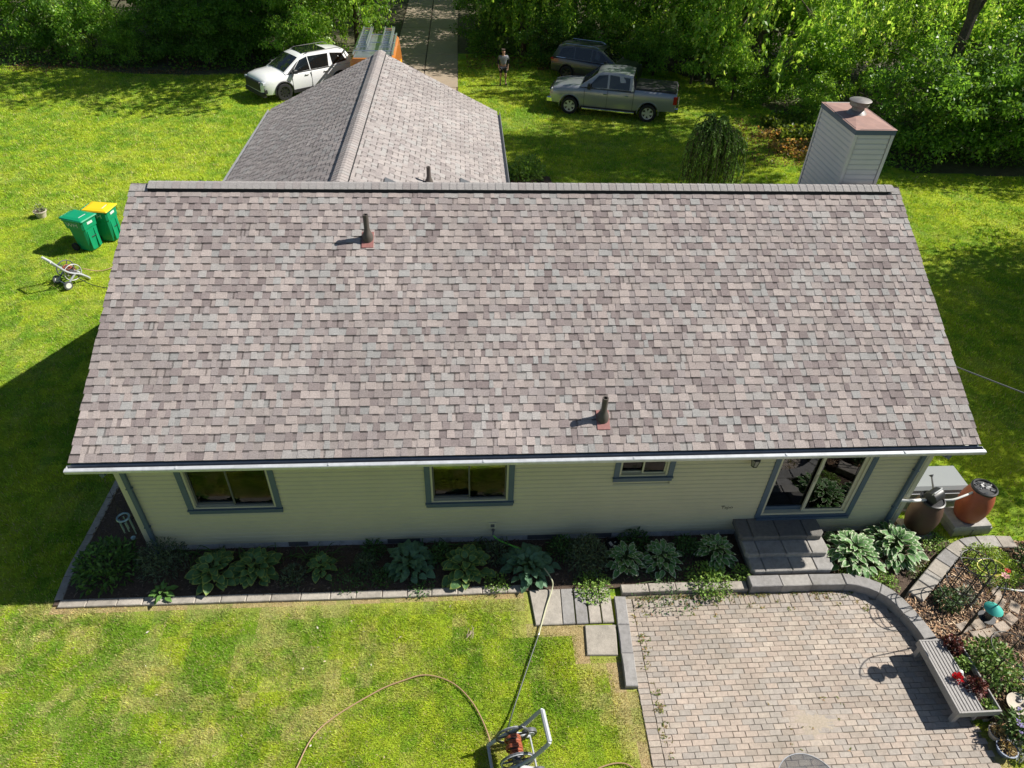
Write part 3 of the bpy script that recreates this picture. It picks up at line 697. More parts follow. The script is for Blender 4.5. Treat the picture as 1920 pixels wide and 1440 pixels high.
for x0, x1 in ((.015, .06), (W-.06, W-.015)):        # rake boards under the gable overhang
    bb = MB(); th = .16
    for (ya, za, yb_, zb) in ((-OV+.02, EZ-.045, RY, RZ-.055), (2*RUN-OV-.02, EZ-.045, RY, RZ-.055)):
        bb.add([(x, y, z) for x in (x0, x1) for (y, z) in ((ya, za), (yb_, zb), (yb_, zb-th), (ya, za-th))], [(0, 1, 2, 3), (7, 6, 5, 4), (0, 4, 5, 1), (3, 2, 6, 7), (0, 3, 7, 4), (1, 5, 6, 2)])
    bb.build('rake_board', 'blue_trim', house)
for x0, x1 in ((GX-GH-.11, GX-GH+.002), (GX+GH-.002, GX+GH+.11)):
    bb = MB(); xi, xo = (x1, x0) if x0 < GX else (x0, x1); sg_ = 1 if xo > xi else -1
    pr = [(xi, 2.73), (xi, 2.62), (xo-sg_*.03, 2.62), (xo, 2.70), (xo, 2.735), (xo-sg_*.012, 2.735), (xo-sg_*.012, 2.70), (xo-sg_*.036, 2.63), (xi+sg_*.006, 2.63), (xi+sg_*.006, 2.73)]; n = len(pr)
    bb.add([(x, gy1-.2, z) for x, z in pr]+[(x, GYF+.02, z) for x, z in pr], [(i, (i+1) % n, n+(i+1) % n, n+i) for i in range(n)]); bb.build('gutter', 'gutter_dull', house)
# ---- windows and door
def ring(x0, x1, z0, z1, t, ya, yb, tb=None):
    """four boards round an opening, butted end to end"""
    tb = t if tb is None else tb; b = MB()
    b.box(x0, x0+t, ya, yb, z0+tb, z1-t); b.box(x1-t, x1, ya, yb, z0+tb, z1-t); b.box(x0, x1, ya, yb, z0, z0+tb); b.box(x0, x1, ya, yb, z1-t, z1); return b
def curtain(parent, x0, x1, z0, z1, y, m, amp=.035, wl=.16):
    n = 46; V = []; 
    for i in range(n+1):
        x = x0+(x1-x0)*i/n; yy = y+amp*math.sin(2*PI*x/wl+.6*math.sin(5*x)); V += [(x, yy, z0), (x, yy, z1)]
    MB().add(V, [(2*i, 2*i+2, 2*i+3, 2*i+1) for i in range(n)]).build('curtain', m, parent, smooth=True)
for i, (x0, x1, z0, z1) in enumerate(OPEN[:3]):
    win = ring(x0, x1, z0, z1, .095, -.052, -.006, .10).build('window', 'blue_trim', house)
    MB().box(x0-.012, x1+.012, -.075, -.02, z0+.085, z0+.112).build('sill', 'blue_trim', win)
    a, c, p, q = x0+.096, x1-.096, z0+.113, z1-.096
    ring(a, c, p, q, .034, -.032, .075).build('frame', 'cream_trim', win)
    a, c, p, q = a+.035, c-.035, p+.035, q-.035; mx = (a+c)/2
    s1 = ring(a, mx+.02, p, q, .026, .040, .062, .05 if i < 2 else .03).build('sash', 'cream_trim' if i == 2 else 'dark_grey_plastic', win)
    s2 = ring(mx-.02, c, p, q, .026, .008, .030).build('sash', 'cream_trim' if i == 2 else 'dark_grey_plastic', win)
    MB().box(a+.02, mx, .050, .054, p+.02, q-.02).build('pane', 'glass', win); MB().box(mx, c-.02, .018, .022, p+.02, q-.02).build('pane', 'glass', win)
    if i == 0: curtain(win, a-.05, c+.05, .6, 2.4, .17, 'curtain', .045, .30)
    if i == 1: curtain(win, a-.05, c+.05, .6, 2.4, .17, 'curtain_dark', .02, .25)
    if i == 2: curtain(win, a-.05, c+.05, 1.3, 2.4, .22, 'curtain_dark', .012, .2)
x0, x1, z0, z1 = OPEN[3]
dr = ring(x0, x1, z0, z1, .095, -.052, -.006, .06).build('sliding_door', 'blue_trim', house)
a, c, p, q = x0+.096, x1-.096, z0+.061, z1-.096
ring(a, c, p, q, .045, -.034, .10, .05).build('frame', 'cream_trim', dr)
a, c, p, q = a+.046, c-.046, p+.051, q-.046; mx = (a+c)/2
ring(a, mx+.04, p, q, .035, .052, .088, .09).build('door_panel', 'blue_trim', dr); ring(mx-.04, c, p, q, .055, .004, .040, .05).build('door_panel', 'cream_trim', dr)
MB().box(a+.03, mx+.01, .068, .074, p+.08, q-.03).build('pane', 'door_glass', dr); MB().box(mx+.01, c-.05, .018, .024, p+.045, q-.05).build('pane', 'door_glass', dr)
MB().box(mx-.03, mx-.012, -.02, .003, 1.45, 1.62).build('handle', 'cream_trim', dr)
MB().box(x0+.03, x1-.03, -.09, -.053, z0-.03, z0+.02).build('threshold', 'blue_trim', dr)
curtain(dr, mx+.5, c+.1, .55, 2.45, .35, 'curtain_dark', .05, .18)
# wall lantern, outlet, hose bib, lettering
lm = obj('wall_lantern', None, house, (10.98, -.14, 2.10))
b = MB(); b.lathe([(.0, .20), (.05, .19), (.085, .13), (.085, .12), (.03, .12)], 6, caps=False); b.box(-.05, .05, .09, .118, .02, .24); b.box(-.012, .012, .0, .1, .16, .185); b.build('lantern_top', 'black_metal', lm)
b = MB()
for k in range(6):
    an = 2*PI*k/6; b.tube([(.082*math.cos(an), .082*math.sin(an), .125), (.055*math.cos(an), .055*math.sin(an), -.04)], .006, 4)
b.lathe([(.057, -.035), (.06, -.045), (.02, -.075), (.0, -.09)], 6, caps=False); b.build('lantern_cage', 'black_metal', lm)
MB().lathe([(.076, .12), (.05, -.036)], 6, caps=False).build('lantern_glass', 'lantern_glass', lm)
o = MB().box(6.42, 6.56, -.052, -.019, .45, .60, ch=.004).build('outlet_box', 'cream_trim', house)
MB().box(6.455, 6.525, -.058, -.053, .485, .565).build('outlet_cover', 'dark_grey_plastic', o)
b = MB(); b.tube([(6.50, -.02, .40), (6.50, -.10, .40), (6.50, -.14, .36)], .018, 8); b.lathe([(.03, 0), (.03, .012)], 10, M=Matrix.Translation((6.5, -.075, .425))); b.build('hose_bib', 'dark_grey_plastic', house)
tm = text_mesh('lettering', 'Tapo', .11, 'black_metal', .004)
obj('wall_lettering', tm, house, (10.82, -.03, .84), (R(90), 0, 0))
MB().box(1.02, 1.10, -.03, -.018, .34, .42).build('vent_cover', 'cream_trim', house)

# ---- chimney chase on the rear slope
ch = obj('chimney', None, house)
cx0, cx1, cy0, cy1, ct = 13.53, 14.26, 4.62, 6.18, 6.16
MB().box(cx0+.01, cx1-.01, cy0+.01, cy1-.01, 3.4, ct).build('chase', 'siding_grey', ch)
z = 4.4; k = 0
while z < ct-.02:
    for (axis, s) in (('y', -1), ('x', -1), ('x', 1), ('y', 1)):
        t = .030; z1 = min(z+LAP+.002, ct); b = MB()
        if axis == 'y':
            y = cy0+.01 if s < 0 else cy1-.01; V = [(cx0+.05, y+s*t, z), (cx1-.05, y+s*t, z), (cx1-.05, y+s*(t-.004), z+LAP*.66), (cx0+.05, y+s*(t-.004), z+LAP*.66), (cx1-.05, y+s*.004, z1), (cx0+.05, y+s*.004, z1), (cx0+.05, y, z), (cx1-.05, y, z)]
        else:
            x = cx0+.01 if s < 0 else cx1-.01; V = [(x+s*t, cy0+.05, z), (x+s*t, cy1-.05, z), (x+s*(t-.004), cy1-.05, z+LAP*.66), (x+s*(t-.004), cy0+.05, z+LAP*.66), (x+s*.004, cy1-.05, z1), (x+s*.004, cy0+.05, z1), (x, cy0+.05, z), (x, cy1-.05, z)]
        b.add(V, [(0, 1, 2, 3), (3, 2, 4, 5), (6, 7, 1, 0)]); b.build('siding_board', 'siding_grey', ch)
    z += LAP
for x in (cx0-.028, cx1-.034):
    for y in (cy0-.028, cy1-.034): MB().box(x, x+.062, y, y+.062, 4.2, ct-.002).build('corner_post', 'siding_grey', ch)
MB().box(cx0-.035, cx1+.035, cy0-.035, cy1+.035, ct-.075, ct+.02).build('cap_band', 'blue_trim', ch)
mb_ = MB(); V = [(cx0-.045, cy0-.045, ct+.021), (cx1+.045, cy0-.045, ct+.021), (cx1+.045, cy1+.045, ct+.021), (cx0-.045, cy1+.045, ct+.021), ((cx0+cx1)/2-.15, (cy0+cy1)/2-.2, ct+.06), ((cx0+cx1)/2+.15, (cy0+cy1)/2-.2, ct+.06), ((cx0+cx1)/2+.15, (cy0+cy1)/2+.2, ct+.06), ((cx0+cx1)/2-.15, (cy0+cy1)/2+.2, ct+.06)]
mb_.add(V, [(3, 2, 1, 0), (4, 5, 6, 7), (0, 1, 5, 4), (1, 2, 6, 5), (2, 3, 7, 6), (3, 0, 4, 7)]); mb_.build('chimney_cap', 'chimney_cap', ch)
fm = Matrix.Translation(((cx0+cx1)/2-.02, (cy0+cy1)/2+.05, ct+.055))
MB().lathe([(.20, -.01), (.16, .04), (.125, .07), (.12, .10), (.12, .17)], 20, M=fm).build('flue', 'flue_metal', ch, smooth=True)
MB().lathe([(.165, .14), (.185, .16), (.185, .225), (.17, .23)], 20, M=fm).build('flue_shroud', 'flue_metal', ch, smooth=True)
MB().lathe([(.21, .235), (.215, .25), (.20, .26), (.0, .28)], 20, M=fm, caps=False).build('flue_cap', 'flue_metal', ch, smooth=True)

# ================================================================== TREES AND PLANTS
def cards(P, D, S, ln, wd, bend=.15, N=None):
    """diamond leaves: base P, direction D, side S; returns (n*4,3) verts"""
    n = len(P); V = np.empty((n, 4, 3)); ln = np.asarray(ln)[:, None]; wd = np.asarray(wd)[:, None]
    V[:, 0] = P; V[:, 1] = P+D*ln*.45+S*wd*.5; V[:, 2] = P+D*ln; V[:, 3] = P+D*ln*.45-S*wd*.5
    V[:, 2, 2] -= bend*ln[:, 0]; V[:, 1, 2] += .06*ln[:, 0]; V[:, 3, 2] += .06*ln[:, 0]
    return V.reshape(-1, 3)
def unit(a): return a/np.maximum(np.linalg.norm(a, axis=1), 1e-9)[:, None]
def leaf_cloud(r, P, out, ls, pal, bright, droop=.35, spread=.9):
    """orient leaves roughly outward, faces to the light"""
    n = len(P); D = unit(out+r.normal(0, spread, (n, 3))+np.array([0, 0, -droop])); U = unit(np.array([.25, -.25, .35])+r.normal(0, .85, (n, 3))+out*.5)
    S = unit(np.cross(D, U)); ln = ls*r.uniform(.65, 1.35, n); V = cards(P, D, S, ln, ln*r.uniform(.5, .75, n))
    c = np.array(pal)[r.integers(0, len(pal), n)]*bright[:, None]*r.uniform(.75, 1.25, n)[:, None]
    return V, c
def tree_template(name, h, rx, rz, zc, nclump, nleaf, ls, pal, seed, style='broad', trunk_r=.18, shell=.45, cr=(.16, .30), lean=0., low=-.75):
    r = np.random.default_rng(seed); rnd = random.Random(seed)
    cen = []
    while len(cen) < nclump:
        d = r.normal(0, 1, 3); d /= np.linalg.norm(d); q = r.random()**shell
        p = d*q
        if p[2] < low: continue
        wob = 1+.22*math.sin(3*math.atan2(p[1], p[0])+seed)+.15*math.sin(5*p[2]*2+seed)
        cen.append((p[0]*rx*wob, p[1]*rx*wob, zc+p[2]*rz))
    cen = np.array(cen); Vs = []; Cs = []
    per = max(6, nleaf//nclump)
    for c in cen:
        k = int(per*r.uniform(.5, 1.6)); rad = rx*r.uniform(*cr); b = r.uniform(.72, 1.28)
        if style == 'droop':
            ns = max(3, k//22); P = []; O = []
            for s in range(ns):
                o = c+r.normal(0, rad*.55, 3)*np.array([1, 1, .5]); L = r.uniform(.5, 1.7); m = k//ns; t = r.random(m)
                az_ = r.uniform(0, 2*PI); P.append(np.stack([o[0]+math.cos(az_)*.35*np.sqrt(t)*L*.5+r.normal(0, .05, m), o[1]+math.sin(az_)*.35*np.sqrt(t)*L*.5+r.normal(0, .05, m), o[2]-t*L], 1))
                O.append(np.tile([math.cos(az_)*.6, math.sin(az_)*.6, -.5], (m, 1)))
            P = np.concatenate(P); O = np.concatenate(O); V, cc = leaf_cloud(r, P, O, ls, pal, np.full(len(P), b), .6, .6)
        else:
            g = r.normal(0, 1, (k, 3)); g = unit(g)*(r.random(k)**.45)[:, None]; P = c+g*rad*np.array([1, 1, .62])
            V, cc = leaf_cloud(r, P, g, ls, pal, np.full(k, b), .3, .75)
        V[:, 2] = np.maximum(V[:, 2], .05); Vs.append(V); Cs.append(cc)
    V = np.concatenate(Vs); cols = np.clip(np.concatenate(Cs), 0, .7)
    crown = npmesh(name+'_crown', V, np.arange(len(V)).reshape(-1, 4), 'leaf', cols)
    b = MB(); top = Vector((lean*.6, 0, h*.86)); tp = smooth_path([(0, 0, -.1), (lean*.1+.06, .05, h*.3), (lean*.35-.08, -.04, h*.6), top], 4)
    b.tube(tp, [trunk_r*(1.25 if i == 0 else 1-.82*i/(len(tp)-1)) for i in range(len(tp))], 8)
    idx = list(range(len(cen))); rnd.shuffle(idx)
    for i in idx[:min(26, len(idx))]:
        c = Vector(cen[i]); k = rnd.uniform(.25, .75); j = min(len(tp)-2, int(k*(len(tp)-1))); s = tp[j]
        if s.z > c.z+.5: j = max(0, j-3); s = tp[j]
        m1 = s.lerp(c, .45)+Vector((rnd.uniform(-.2, .2), rnd.uniform(-.2, .2), .12*(c-s).length)); pth = smooth_path([s, m1, c], 4); rr = trunk_r*.34*rnd.uniform(.6, 1.1)
        b.tube(pth, [rr*(1-.85*q/(len(pth)-1)) for q in range(len(pth))], 5, cap=False)
        for _ in range(3):
            e = c+Vector((rnd.gauss(0, .5), rnd.gauss(0, .5), rnd.gauss(.1, .35))); b.tube([pth[-3], e], [rr*.35, .006], 4, cap=False)
    return b.mesh(name+'_trunk', 'bark', smooth=True), crown
GA_ = [(.150, .315, .045), (.195, .375, .052), (.115, .255, .040), (.245, .435, .070)]
GB_ = [(.230, .440, .062), (.285, .500, .078), (.180, .365, .054), (.360, .560, .110)]
GC_ = [(.295, .500, .088), (.350, .560, .110), (.230, .430, .070), (.450, .620, .180)]
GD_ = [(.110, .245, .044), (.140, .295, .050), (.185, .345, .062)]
TT = {'oak': tree_template('oak', 10, 3.3, 4.3, 5.2, 120, 10500, .17, GA_, 1, trunk_r=.2),
      'maple': tree_template('maple', 10.5, 3.5, 4.9, 5.3, 130, 11500, .17, GB_, 2, trunk_r=.22),
      'willow': tree_template('willow', 11, 4.4, 5.2, 5.7, 180, 23000, .17, GC_, 3, 'droop', trunk_r=.26, cr=(.12, .24)),
      'tall': tree_template('tall', 17, 5.4, 4.9, 11.4, 170, 18500, .25, GA_, 10, trunk_r=.3, low=-.98),
      'drooping': tree_template('drooping', 9.5, 3.2, 4.4, 4.9, 120, 13500, .16, GB_, 4, 'droop', trunk_r=.2, cr=(.12, .24)),
      'bush': tree_template('bush', 3.6, 1.5, 1.9, 1.9, 70, 8500, .11, GB_, 5, trunk_r=.07, cr=(.20, .36)),
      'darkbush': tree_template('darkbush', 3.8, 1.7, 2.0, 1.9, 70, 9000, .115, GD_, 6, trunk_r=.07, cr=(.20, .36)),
      'slim': tree_template('slim', 11, 2.4, 5.2, 5.6, 110, 9500, .17, GA_, 8, trunk_r=.16)}
def plant_tree(name, kind, x, y, label, cat='tree', s=1., rz=0., group='trees and bushes around the lawn'):
    t = thing(name, label, cat, (x, y, 0), rz, group, s); obj('trunk', TT[kind][0], t); obj('crown', TT[kind][1], t); return t
# left wood edge, seen over the lawn
LT = [('leafy_bush', 'bush', -17.9, 31.6, 'tall green bush at the far left corner of the lawn', 1.25), ('leafy_bush', 'darkbush', -15.3, 32.3, 'dark bush right of the corner bush at the left wood edge', 1.1),
      ('leafy_bush', 'bush', -12.9, 31.7, 'rounded light green bush standing out at the left wood edge', 1.12), ('leafy_bush', 'bush', -11.0, 30.9, 'low bright bush at the edge of the shaded left lawn', .72),
      ('leafy_bush', 'darkbush', -9.2, 31.3, 'dark low bush midway along the left wood edge', .85), ('leafy_bush', 'darkbush', -7.0, 31.2, 'dark bush behind the shaded strip of left lawn', .95),
      ('leafy_bush', 'darkbush', -4.9, 31.8, 'dark bush to the left behind the white SUV', 1.0), ('broadleaf_tree', 'maple', -6.4, 37.5, 'bright leafy tree with low boughs left of the white SUV', 1.0),
      ('broadleaf_tree', 'maple', -2.8, 35.8, 'bright leafy tree directly behind the white SUV', 1.05), ('broadleaf_tree', 'drooping', .3, 34.0, 'drooping bright tree beside the orange van and driveway', 1.0),
      ('leafy_bush', 'bush', -1.9, 30.0, 'light green bush between the white SUV and the van', 1.0), ('broadleaf_tree', 'oak', -10.0, 38.5, 'dark broad tree behind the middle of the left wood edge', 1.0),
      ('broadleaf_tree', 'slim', -14.6, 38.5, 'slim dark tree behind the rounded light bush', 1.0), ('broadleaf_tree', 'oak', -18.8, 38.0, 'dark broad tree in the upper left corner', 1.1)]
LT += [('leafy_bush', 'bush', -16.6, 34.6, 'tall green bush in the second row behind the far left corner', 1.5), ('leafy_bush', 'darkbush', -8.1, 34.4, 'tall dark bush in the second row left of the white SUV', 1.45), ('leafy_bush', 'bush', -5.6, 34.0, 'tall bright bush in the second row beside the white SUV', 1.5),
       ('leafy_bush', 'bush', -3.0, 32.6, 'tall bright bush directly behind the white SUV windows', 1.35), ('leafy_bush', 'bush', -10.6, 34.2, 'tall light bush in the second row behind the low bright bush', 1.4)]
for nm, kd, x, y, lb, s in LT: plant_tree(nm, kd, x, y, lb, 'bush' if 'bush' in nm else 'tree', s, random.uniform(0, 6.28))
RT = [('broadleaf_tree', 'drooping', 9.5, 33.8, 'drooping tree whose low boughs hang above the standing person', 1.0), ('broadleaf_tree', 'oak', 12.5, 35.4, 'dark tree with a bare trunk rising behind the dark SUV', 1.15),
      ('leafy_bush', 'bush', 14.2, 32.4, 'bright bush just behind the dark SUV and pickup cab', 1.15), ('broadleaf_tree', 'maple', 16.4, 32.6, 'leafy tree behind the bed of the pickup', 1.0),
      ('leafy_bush', 'bush', 17.9, 28.9, 'dark bush at the tail end of the pickup', 1.0), ('willow_tree', 'willow', 20.6, 28.0, 'large bright willow-like tree right of the pickup', 1.12),
      ('willow_tree', 'willow', 27.2, 24.0, 'bright leafy tree rising to the right of the chimney', .68), ('broadleaf_tree', 'maple', 31.2, 25.6, 'bright leafy tree at the top right behind the shaded thicket', .75),
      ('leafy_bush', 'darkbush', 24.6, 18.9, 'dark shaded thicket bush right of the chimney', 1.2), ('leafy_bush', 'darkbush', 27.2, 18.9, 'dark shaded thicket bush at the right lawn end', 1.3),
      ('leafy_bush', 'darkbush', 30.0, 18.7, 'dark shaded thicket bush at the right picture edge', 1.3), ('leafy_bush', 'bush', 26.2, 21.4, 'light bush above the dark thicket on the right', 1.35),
      ('leafy_bush', 'bush', 21.9, 22.9, 'pale green bush behind the left side of the chimney', .62), ('broadleaf_tree', 'oak', 31.5, 21.6, 'dark broad tree at the upper right picture edge', .9),
      ('leafy_bush', 'bush', 19.3, 26.4, 'small bright bush where the lawn meets the willow', .8), ('broadleaf_tree', 'tall', -2.0, 30.6, 'tall tree between the white SUV and the driveway, crown above the picture', (1.02, 1.18, .70)), ('broadleaf_tree', 'tall', 26.0, 20.8, 'tall tree in the thicket right of the chimney, crown above the picture', (.85, .85, 1.2)),
      ('leafy_bush', 'bush', 12.0, 32.6, 'bright bush at the left behind the dark SUV', 1.0), ('leafy_bush', 'bush', 18.7, 30.8, 'bright bush between the pickup bed and the willow', 1.25), ('leafy_bush', 'bush', 16.2, 30.3, 'bright low bush behind the pickup bed', .85), ('leafy_bush', 'bush', 22.9, 25.3, 'bright bush at the foot of the willow behind the chimney', 1.2), ('leafy_bush', 'bush', 28.9, 22.6, 'light bush at the upper right picture edge', 1.5), ('leafy_bush', 'darkbush', 7.6, 34.6, 'dark bush beside the driveway behind the standing person', 1.0), ('leafy_bush', 'darkbush', 10.6, 31.9, 'dark bush right behind the standing person', .7)]
for nm, kd, x, y, lb, s in RT: plant_tree(nm, kd, x, y, lb, 'bush' if 'bush' in nm else 'tree', s, random.uniform(0, 6.28))
for x, y, k, s in ((29.2, 6.4, 'tall', .75), (27.6, 8.4, 'oak', 1.0), (30.2, 10.6, 'maple', .95), (25.6, 2.4, 'oak', .92), (23.5, -1.6, 'oak', .8)):
    plant_tree('broadleaf_tree', k, x, y, 'tree beside the right lawn whose shadow falls on the grass', 'tree', s, x, group='trees shading the right lawn')
for x, y, k, s in ((-22, 39, 'oak', 1.2), (-17, 40.5, 'maple', 1.2), (-12, 40, 'slim', 1.2), (-7.5, 40.5, 'oak', 1.2), (-3.2, 38.6, 'oak', 1.2), (.0, 42, 'maple', 1.2), (-1.2, 48, 'oak', 1.2), (9.2, 41, 'oak', 1.2), (8.9, 48, 'maple', 1.2), (13.5, 42, 'slim', 1.3), (18, 39.5, 'oak', 1.2), (22.5, 36.5, 'oak', 1.2), (27.5, 34, 'maple', 1.1), (45, 34, 'oak', 1.2), (34.5, 19.0, 'maple', 1.0), (31, 29.5, 'maple', .8), (1, 55, 'oak', 1.2), (8.4, 55.5, 'oak', 1.2), (-6, 53, 'oak', 1.3), (15, 52, 'oak', 1.3)):
    plant_tree('broadleaf_tree', k, x, y, 'tall leafy tree standing deep in the woods behind the lawn', 'tree', s, x*2.1+y, group='trees of the background woods')
for x, y, k, s in ((19.4, 34.0, 'bush', 1.5), (22.2, 32.2, 'bush', 1.45), (24.6, 29.6, 'bush', 1.5), (26.4, 31.6, 'darkbush', 1.6), (23.6, 35.2, 'bush', 1.7), (29.2, 28.2, 'bush', 1.5), (20.8, 37.2, 'darkbush', 1.7), (15.6, 36.4, 'darkbush', 1.5), (10.2, 37.2, 'darkbush', 1.5), (28.0, 34.6, 'bush', 1.7), (31.6, 31.2, 'bush', 1.6)):
    plant_tree('leafy_bush', k, x, y, 'leafy bush deep in the woods behind the willow and pickup', 'bush', s, x*1.7+y, group='bushes of the background woods')
# leaf litter and undergrowth along the wood edges
def undergrowth(name, boxes, n, h, ls, pal, label, seed):
    r = np.random.default_rng(seed); P = []
    for x0, x1, y0, y1, f in boxes:
        m = int(n*f); P.append(np.stack([r.uniform(x0, x1, m), r.uniform(y0, y1, m), h*r.random(m)**1.5+.03], 1))
    P = np.concatenate(P); keep = (vnoise(P[:, 0], P[:, 1], .9, seed) > .38) & ~inpoly(P[:, 0], P[:, 1], DRIVE); P = P[keep]
    V, c = leaf_cloud(r, P, unit(r.normal(0, 1, (len(P), 3))+np.array([0, 0, .6])), ls, pal, .7+.6*vnoise(P[:, 0], P[:, 1], 1.7, seed+1), .1, .6)
    return tag(obj(name, npmesh(name, V, np.arange(len(V)).reshape(-1, 4), 'leaf', np.clip(c, 0, .7))), label, 'undergrowth', kind='stuff')
undergrowth('undergrowth', [(-22, -.5, 30.0, 35, 1.), (6.4, 17, 31.2, 36, .8), (21, 36, 17.4, 24, 1.0), (19.5, 24.5, 23, 30, .6)], 12000, .55, .13, GD_+GA_, 'leafy undergrowth along the foot of the woods', 41)
undergrowth('daylily_patch', [(19.6, 21.6, 20.6, 23.2, 1.)], 2600, .35, .20, [(.16, .24, .03), (.12, .2, .03), (.20, .26, .05)], 'bright green daylily leaves left of the chimney', 42)
undergrowth('withered_patch', [(18.9, 20.9, 18.6, 21.6, 1.)], 2200, .30, .14, [(.42, .22, .10), (.36, .25, .12), (.20, .22, .06), (.48, .34, .18)], 'withered orange-brown plants left of the chimney', 43)
undergrowth('leaf_litter', [(-22, 0, 29.2, 31.4, 1.), (6.3, 14, 30.8, 33.5, .5), (17.6, 21, 18, 24, .4)], 5000, .03, .09, [(.22, .13, .08), (.30, .2, .13), (.16, .1, .07)], 'brown fallen leaves along the edge of the woods', 44)

# ------------------------------------------------------------------ weeping spruce
def weeping_spruce(x, y):
    t = thing('weeping_spruce', 'dark weeping spruce with drooping branches behind the house ridge', 'spruce', (x, y, 0)); r = np.random.default_rng(9)
    heads = [((0, 0, 2.72), 90, .85), ((.62, .15, 2.2), 70, .75), ((-.30, -.1, 2.45), 50, .65)]; b = MB()
    b.tube(smooth_path([(0, 0, -.1), (.05, 0, 1.2), (-.05, .05, 2.1), (0, 0, 2.7)], 4), [.11, .105, .1, .1, .095, .09, .085, .08, .07, .06, .05, .04, .03], 7)
    Vs = []; Cs = []
    for (hx, hy, hz), n, R_ in heads:
        for k in range(n):
            a = r.uniform(0, 2*PI); rad = R_*r.uniform(.25, 1.); z0 = hz-r.uniform(0, .8); zend = r.uniform(.05, 1.0) if r.random() < .75 else r.uniform(1., 2.)
            pts = smooth_path([(hx*.3, hy*.3, z0-.25), (hx+.45*rad*math.cos(a), hy+.45*rad*math.sin(a), z0+.1), (hx+rad*math.cos(a), hy+rad*math.sin(a), z0-.35), (hx+rad*1.08*math.cos(a)+r.normal(0, .04), hy+rad*1.08*math.sin(a)+r.normal(0, .04), zend)], 5)
            b.tube(pts, [.014]*len(pts), 3, cap=False); A = np.array([tuple(p) for p in pts]); m = 150; u = r.random(m)*(len(A)-1.001); i = u.astype(int); f = (u-i)[:, None]
            P = A[i]*(1-f)+A[i+1]*f; T = unit(A[i+1]-A[i]); D = unit(T*.9+r.normal(0, .6, (m, 3))); S = unit(np.cross(D, r.normal(0, 1, (m, 3)))); ln = r.uniform(.06, .13, m)
            Vs.append(cards(P, D, S, ln, ln*.28, .05)); tip = (u/(len(A)-1))[:, None]; br = r.uniform(.55, 1.5)
            Cs.append((np.array([.075, .165, .036])*(1-tip)+np.array([.22, .36, .075])*tip)*br*r.uniform(.7, 1.3, m)[:, None])
    b.build('trunk', 'bark', t, smooth=True); V = np.concatenate(Vs); obj('crown', npmesh('spruce_crown', V, np.arange(len(V)).reshape(-1, 4), 'needle', np.concatenate(Cs)), t)
weeping_spruce(14.75, 15.5)

# ------------------------------------------------------------------ hostas: every leaf a part
def hosta_leaf(L, wd, c0, c1, name, seed):
    rr = random.Random(seed); ts = [0, .14, .34, .58, .82, 1.]; ws = [.10, .80, 1.0, .82, .45, .02]; b = MB(); V = []
    for t, q in zip(ts, ws):
        for s in (-1, -.80, 0, .80, 1):
            x = s*q*wd/2; z = .10*abs(s)*q*wd-.55*L*t*t*.75+.10*L*t+(rr.uniform(-.012, .012) if abs(s) == 1 else 0); V.append((x, t*L-.06*L*(abs(s) > .9)*(t == 0), z))
    F = []; Cc = []
    for i in range(5):
        for j in range(4):
            F.append((i*5+j, i*5+j+1, i*5+j+6, i*5+j+5)); k = rr.uniform(.9, 1.1)
            e = j in (0, 3) or (i == 4)
            Cc.append(tuple(q*k for q in (c1 if e else c0)))
    b.v = V; b.f = F; b.c = Cc; return b.mesh(name, 'leaf_thick', smooth=False, tint=True)
BLUE = [hosta_leaf(.17, .145, (.115, .225, .130), (.13, .25, .145), 'leaf', i) for i in range(3)]
LIME = [hosta_leaf(.20, .180, (.105, .215, .080), (.25, .33, .085), 'leaf', i+5) for i in range(3)]
WHITE = [hosta_leaf(.19, .125, (.13, .28, .085), (.56, .62, .44), 'leaf', i+9) for i in range(3)]
GREEN = [hosta_leaf(.15, .10, (.12, .25, .055), (.13, .26, .06), 'leaf', i+13) for i in range(3)]
def hosta(x, y, n, rad, leaves, label, s=1., seed=0, h=.28):
    t = thing('hosta', label, 'hosta', (x, y, .035), 0, 'hosta plants in the beds below the house'); rr = random.Random(seed+int(x*10))
    b = MB()
    n = int(n*1.6)
    for k in range(n):
        q = (k+.5)/n; a = k*2.39996+rr.uniform(-.4, .4); rd = rad*(.04+.62*q**.62)*rr.uniform(.8, 1.12); z = h*(1.10-.80*q**1.3)*rr.uniform(.85, 1.1)
        p = Vector((rd*math.cos(a), rd*math.sin(a), z)); sc_ = s*rr.uniform(.70, 1.12)*(1.08-.25*(1-q))
        o = obj('leaf', rr.choice(leaves), t, p, (rr.uniform(-.2, .2)+.75*(1-q)-.05, rr.uniform(-.35, .35), a-PI/2+rr.uniform(-.45, .45)), sc_)
        b.tube([(p.x*.12, p.y*.12, 0), (p.x*.6, p.y*.6, z*.85), p], [.007, .006, .004], 4, cap=False)
    b.build('stems', 'stemmat', t)
mat('stemmat', (.09, .15, .05), rough=.6)
hosta(1.58, -.58, 32, .48, LIME, 'broad green hosta with lime leaf margins below the left window, nearer the corner', 1.0, 1)
hosta(2.28, -.55, 30, .44, LIME, 'broad green hosta with lime leaf margins at the right end of the left window', .95, 2)
hosta(3.42, -.54, 20, .30, LIME, 'small round hosta rosette alone in the dark mulch', .72, 3, .2)
hosta(4.98, -.52, 60, .55, BLUE, 'blue-green hosta below the left side of the middle window', .95, 4)
hosta(6.02, -.66, 38, .52, LIME, 'large hosta with yellow leaf edges reaching over the stone edging below the middle window', 1.0, 5)
hosta(7.12, -.68, 66, .58, BLUE, 'blue-green hosta where the hose disappears', .95, 6)
hosta(.80, -.98, 12, .20, GREEN, 'small half-sunlit hosta beside the stone edging at the left', .85, 7, .18)
hosta(8.90, -.64, 40, .42, WHITE, 'white-edged hosta below the small window, left of its twin', .95, 8)
